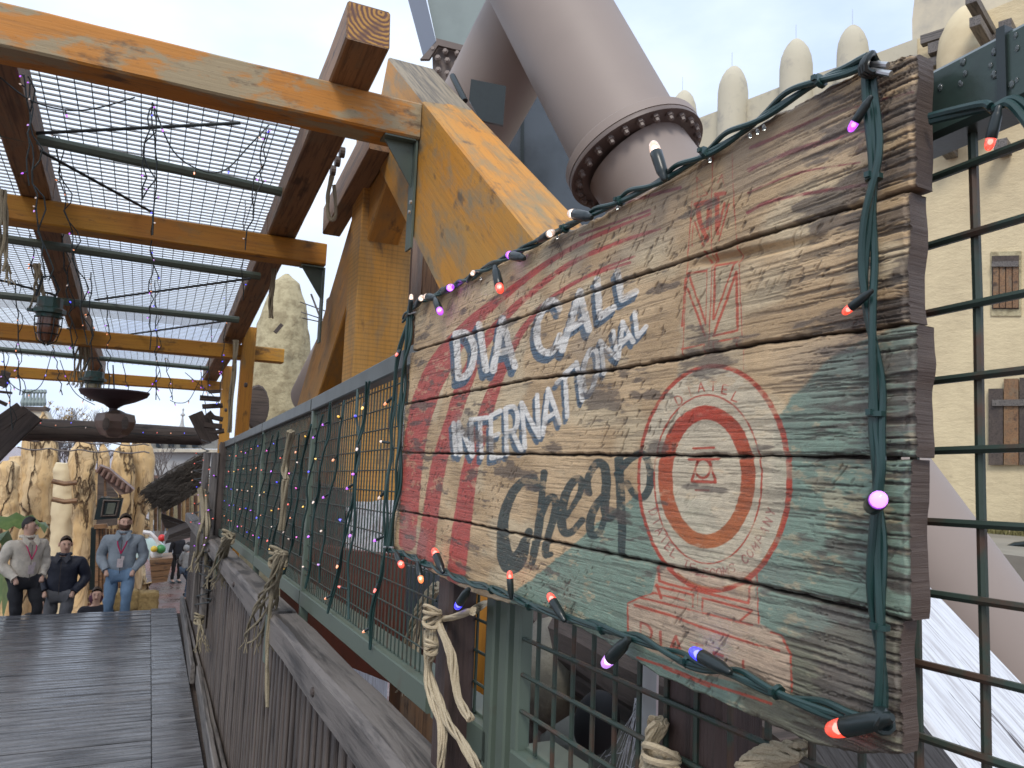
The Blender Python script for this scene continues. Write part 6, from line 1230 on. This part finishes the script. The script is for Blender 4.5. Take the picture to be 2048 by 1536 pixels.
def person(lab, top, H, yaw, jacket, trousers, hair, head_yaw=0, beard=None, arms='pocket', legs='step', lanyard=None, collar=None, pose='stand', smile=False, bulk=1.0, glasses=False, group=None, hood=None):
    s = H/1.78; base = Vector((top.x, top.y, top.z-H)); t = thing('person', lab, 'person', base, group)
    mtx = Matrix.Translation(base) @ Matrix.Rotation(yaw, 4, 'Z') @ Matrix.Scale(s, 4)
    # local: facing -Y
    w = bulk
    if legs == 'step': LL = [(-.10, 0, .92), (-.11, -.12, .52), (-.11, .06, .09), (-.11, -.12, .03)]; RL = [(.10, 0, .92), (.12, -.2, .60), (.12, -.14, .2), (.12, -.32, .15)]
    elif legs == 'sit': LL = [(-.10, 0, .92), (-.14, -.42, .90), (-.14, -.42, .5), (-.14, -.55, .45)]; RL = [(.10, 0, .92), (.14, -.42, .90), (.14, -.42, .5), (.14, -.55, .45)]
    else: LL = [(-.10, 0, .92), (-.11, -.02, .5), (-.12, .02, .09), (-.12, -.14, .03)]; RL = [(.10, 0, .92), (.11, -.02, .5), (.12, .02, .09), (.12, -.14, .03)]
    if arms == 'pocket': LA = [(-.185*w, 0, 1.43), (-.262*w, .06, 1.16), (-.150*w, -.125, .985)]
    elif arms == 'down': LA = [(-.19*w, 0, 1.44), (-.26*w, .03, 1.15), (-.27*w, -.06, .9)]
    else: LA = [(-.19*w, 0, 1.44), (-.27*w, -.04, 1.18), (-.1*w, -.25, 1.1)]
    RA = [(-x, y, z) for x, y, z in LA]
    hand = lambda A: (A[2][0]*.93, A[2][1]-.03, A[2][2]-.08)
    V = [(0, 0, .95), (0, 0, 1.15), (0, .01, 1.38), (0, 0, 1.50), (0, -.01, 1.585), (0, -.01, 1.66), (0, 0, 1.73)]
    hy = head_yaw; V[4:] = [(x*math.cos(hy)-y*math.sin(hy), x*math.sin(hy)+y*math.cos(hy), z) for x, y, z in V[4:]]
    E = [(0, 1), (1, 2), (2, 3), (3, 4), (4, 5), (5, 6)]; Rr = [(.13, .1), (.13, .1), (.15, .1), .055, (.068, .08), (.081, .094), (.070, .080)]
    def chain(P, R_, root):
        i0 = len(V); V.extend(P); Rr.extend(R_); E.append((root, i0)); E.extend((i0+k, i0+k+1) for k in range(len(P)-1)); return i0
    for A in (LA, RA): chain(A+[hand(A)], [.055, .042, .03, .038], 2)
    for L_ in (LL, RL): chain(L_, [.085, .055, .04, .04], 0)
    nse = (math.sin(hy)*.095, -math.cos(hy)*.098-.01, 1.635)
    skin('body', V, E, Rr, SK, t, mtx, 2)
    # clothing
    V = [(0, 0, .90), (0, 0, 1.05), (0, 0, 1.22), (0, .01, 1.38), (0, .005, 1.475)]; Rr = [(.175*w, .125), (.185*w, .135), (.195*w, .14), (.20*w, .135), (.095, .085)]; E = [(0, 1), (1, 2), (2, 3), (3, 4)]
    for A in (LA, RA): chain(A+[(A[2][0], A[2][1], A[2][2]-.0)], [.088*w, .068*w, .052*w, .05], 3)
    V = [v for v in V]; skin('jacket', V, E, Rr, jacket, t, mtx, 2)
    V = [(0, 0, .95)]; Rr = [(.15, .115)]; E = []
    for L_ in (LL, RL): chain([L_[0], tuple(np.array(L_[0])*.5+np.array(L_[1])*.5), L_[1], L_[2]], [.105, .092, .072, .06], 0)
    skin('trousers', V, E, Rr, trousers, t, mtx, 2)
    for L_ in (LL, RL):
        mb = MB(); f = Vector(L_[3]); h_ = Vector(L_[2]); mb.lathe([(.045, 0), (.055, .06), (.058, .16), (.05, .24), (.02, .27)], 10, (h_.x, h_.y+.07, f.z+.01), (0, -1, -.15)); mb.build('shoe', M['black'], t, smooth=True, mtx=mtx)
    # head details
    HR = Matrix.Rotation(hy, 4, 'Z'); hc = HR @ Vector((0, -.01, 1.66)); hm = mtx @ Matrix.Translation(hc) @ HR
    mb = MB(); n_ = 16
    for i in range(9):
        a = i/8*1.75
        for k in range(n_):
            b_ = 2*math.pi*k/n_; back = .5+.5*math.sin(b_); lim = .42+.85*back; aa = min(a, 1.75)*lim; mb.v.append((.0825*math.sin(aa)*math.cos(b_)*(1+.04*math.sin(b_*9+i)), .096*math.sin(aa)*math.sin(b_)+.006, .016+.112*math.cos(aa)+.004*math.sin(b_*5+i*2)))
    for i in range(8):
        for k in range(n_): mb.face([i*n_+k, (i+1)*n_+k, (i+1)*n_+(k+1) % n_, i*n_+(k+1) % n_])
    mb.build('hair', hair, t, smooth=True, mtx=hm)
    mb = MB(); mb.hexa([(-.016, -.09, -.035), (.016, -.09, -.035), (.012, -.07, -.035), (-.012, -.07, -.035), (-.008, -.092, .015), (.008, -.092, .015), (.006, -.07, .015), (-.006, -.07, .015)]); 
    for v in range(0, 2): mb.v[v] = (mb.v[v][0], -.117, mb.v[v][2])
    mb.build('nose', SK, t, smooth=True, mtx=hm)
    mb = MB(); [mb.lathe([(.009*math.sin(a)+1e-4, -.006*math.cos(a)) for a in np.linspace(0, math.pi, 6)], 8, (sx, -.086, .008)) for sx in (-.032, .032)]; mb.build('eyes', M['black'], t, mtx=hm)
    mb = MB(); [mb.box((sx, -.089, .026), (.032, .008, .006)) for sx in (-.033, .033)]; mb.build('eyebrows', hair, t, mtx=hm)
    mb = MB(); mb.box((0, -.088, -.062), (.042, .012, .007)); mb.build('mouth', plain('lips', (.3, .1, .08), .5, bs=0) if 'lips' not in M else M['lips'], t, mtx=hm)
    for sx in (-1, 1): mb = MB(); mb.lathe([(.004, -.03), (.012, -.02), (.015, .01), (.008, .032)], 8, (sx*.084, .012, -.005)); mb.build('ear', SK, t, smooth=True, mtx=hm)
    if beard:
        mb = MB()
        for i in range(5):
            for k in range(11):
                b_ = math.pi*(1.06+.88*k/10); z_ = -.045-.022*i; r_ = [.94, 1.0, .98, .82, .5][i]; mb.v.append((.083*r_*math.cos(b_), .098*r_*math.sin(b_)+.002, z_+(.02*abs(math.cos(b_)) if i < 3 else .01)))
        for i in range(4):
            for k in range(10): mb.face([i*11+k, i*11+k+1, (i+1)*11+k+1, (i+1)*11+k])
        mb.build('beard', beard, t, smooth=True, mtx=hm)
    if glasses:
        mb = MB(); [mb.tube([(sx+.02*math.cos(a), -.1, .008+.014*math.sin(a)) for a in np.linspace(0, 6.28, 10, endpoint=False)], .002, 4, closed=True) for sx in (-.032, .032)]; mb.build('glasses', M['black'], t, mtx=hm)
    if collar is not None:
        mb = MB()
        for sx in (-1, 1): mb.prism([(sx*.02, -.12, 1.47), (sx*.09, -.07, 1.55), (sx*.11, -.12, 1.46), (sx*.06, -.165, 1.40)], (0, .015, .004))
        mb.tube([(.085*math.cos(a), .075*math.sin(a)+.005, 1.52) for a in np.linspace(0, 6.28, 14, endpoint=False)], .022, 6, closed=True); mb.build('collar', collar, t, smooth=False, mtx=mtx)
    mb = MB(); mb.tube([(0, -.148, 1.42), (0, -.152, 1.2), (0, -.145, .95)], .004, 4); mb.build('placket', M['plank_dark'] if collar is not None else M['black'], t, mtx=mtx)
    if lanyard:
        mb = MB(); mb.tube([(-.075, .0, 1.53), (-.075, -.10, 1.46), (-.05, -.155, 1.35), (0, -.165, 1.23)], .009, 4); mb.tube([(.075, .0, 1.53), (.075, -.10, 1.46), (.05, -.155, 1.35), (0, -.165, 1.23)], .009, 4); mb.build('lanyard', lanyard, t, mtx=mtx)
        mb = MB(); mb.box((.0, -.172, 1.10), (.075, .006, .12)); mb.box((.03, -.175, 1.17), (.04, .006, .05)); mb.build('badge', plain('badge_card', (.6, .5, .5), .3, scale=30, var=.3, bs=0), t, mtx=mtx)
    if hood: mb = MB(); mb.lathe([(.11*math.sin(a)+1e-4, -.12*math.cos(a)) for a in np.linspace(0, math.pi, 8)], 12, (0, .045, 1.60)); mb.build('hood', hood, t, smooth=True, mtx=mtx)
    return t
cl_ = lambda n, c, c2=None, r=.85: plain(n, c, r, scale=9, var=.3, col2=c2, bs=.6, bd=.02)
hb, hd = plain('brown_hair', (.05, .028, .016), .7, scale=60, var=.4), plain('dark_hair', (.018, .013, .011), .6, scale=60, var=.4)
M['lips'] = plain('lips', (.3, .1, .08), .5, bs=0); mag = plain('magenta_lanyard', (.55, .02, .12), .5, bs=0)
def top_at(px, py, Y, tread):   # head top in view and height so that the feet stand on stair tread number `tread`
    p = aY(px, py, Y); z = deckz(CR)-.16*(tread+1); return p, p.z-z
p, H = top_at(252, 1027, CR+.19+.3*2, 2)
person('man in a grey jacket and blue jeans wearing a pink lanyard', p, H, -.10, cl_('grey_blue_fleece', (.27, .31, .35)), cl_('blue_denim', (.15, .24, .36)), hb, .22, beard=plain('beard', (.10, .05, .03), .8), lanyard=mag, collar=M['slate'] if 0 else cl_('grey_collar', (.24, .28, .32)), bulk=1.12)
p, H = top_at(60, 1034, CR+.19+.3*1, 2)
person('man in a cream fleece jacket with glasses, head turned, at the left edge', p, H, .55, cl_('cream_fleece', (.66, .59, .49)), cl_('black_trousers', (.018, .018, .022)), hd, .75, lanyard=mag, collar=cl_('cream_collar', (.62, .56, .46)), glasses=True, bulk=1.1)
p, H = top_at(133, 1072, CR+.19+.3*4, 4)
person('smiling man in a dark navy padded jacket between the cream and the grey jackets', p, H, -.15, cl_('navy_jacket', (.012, .015, .03), r=.6), cl_('grey_trousers', (.11, .11, .12)), hb, .35, bulk=1.22, collar=cl_('navy_collar', (.014, .017, .032), r=.6), smile=True, arms='pocket')
p = aY(195, 1174, 13.3)
person('seated man in a black hooded jacket looking down between the navy and grey jackets', p, 1.62, .2, cl_('black_jacket', (.02, .02, .03)), cl_('dark_trousers2', (.03, .03, .04)), hb, -.2, legs='sit', arms='lap', hood=cl_('purple_hood', (.1, .03, .06)))
p = aY(82, 1190, 13.6)
person('person in black almost hidden low behind the man in cream', p, 1.62, -.6, cl_('black_jacket2', (.02, .02, .022)), cl_('dark_trousers3', (.03, .03, .04)), hd, -.4, legs='sit', arms='lap')
p = aZ(368, 1201, PZ); p.z = PZ+1.72
person('person in a grey hooded top and jeans walking away on the red paving', p, 1.72, 2.2, cl_('grey_hoodie', (.22, .23, .24)), cl_('dark_denim', (.05, .08, .13)), hd, 0, legs='step', arms='pocket', hood=cl_('grey_hood', (.25, .26, .27)))
p = aZ(350, 1165, PZ); p.z = PZ+1.7
person('dark dressed person standing in the shade of the low board roof', p, 1.7, .5, cl_('black_jacket3', (.015, .015, .02)), cl_('black_trousers4', (.02, .02, .02)), hd, 0, legs='stand', arms='down')
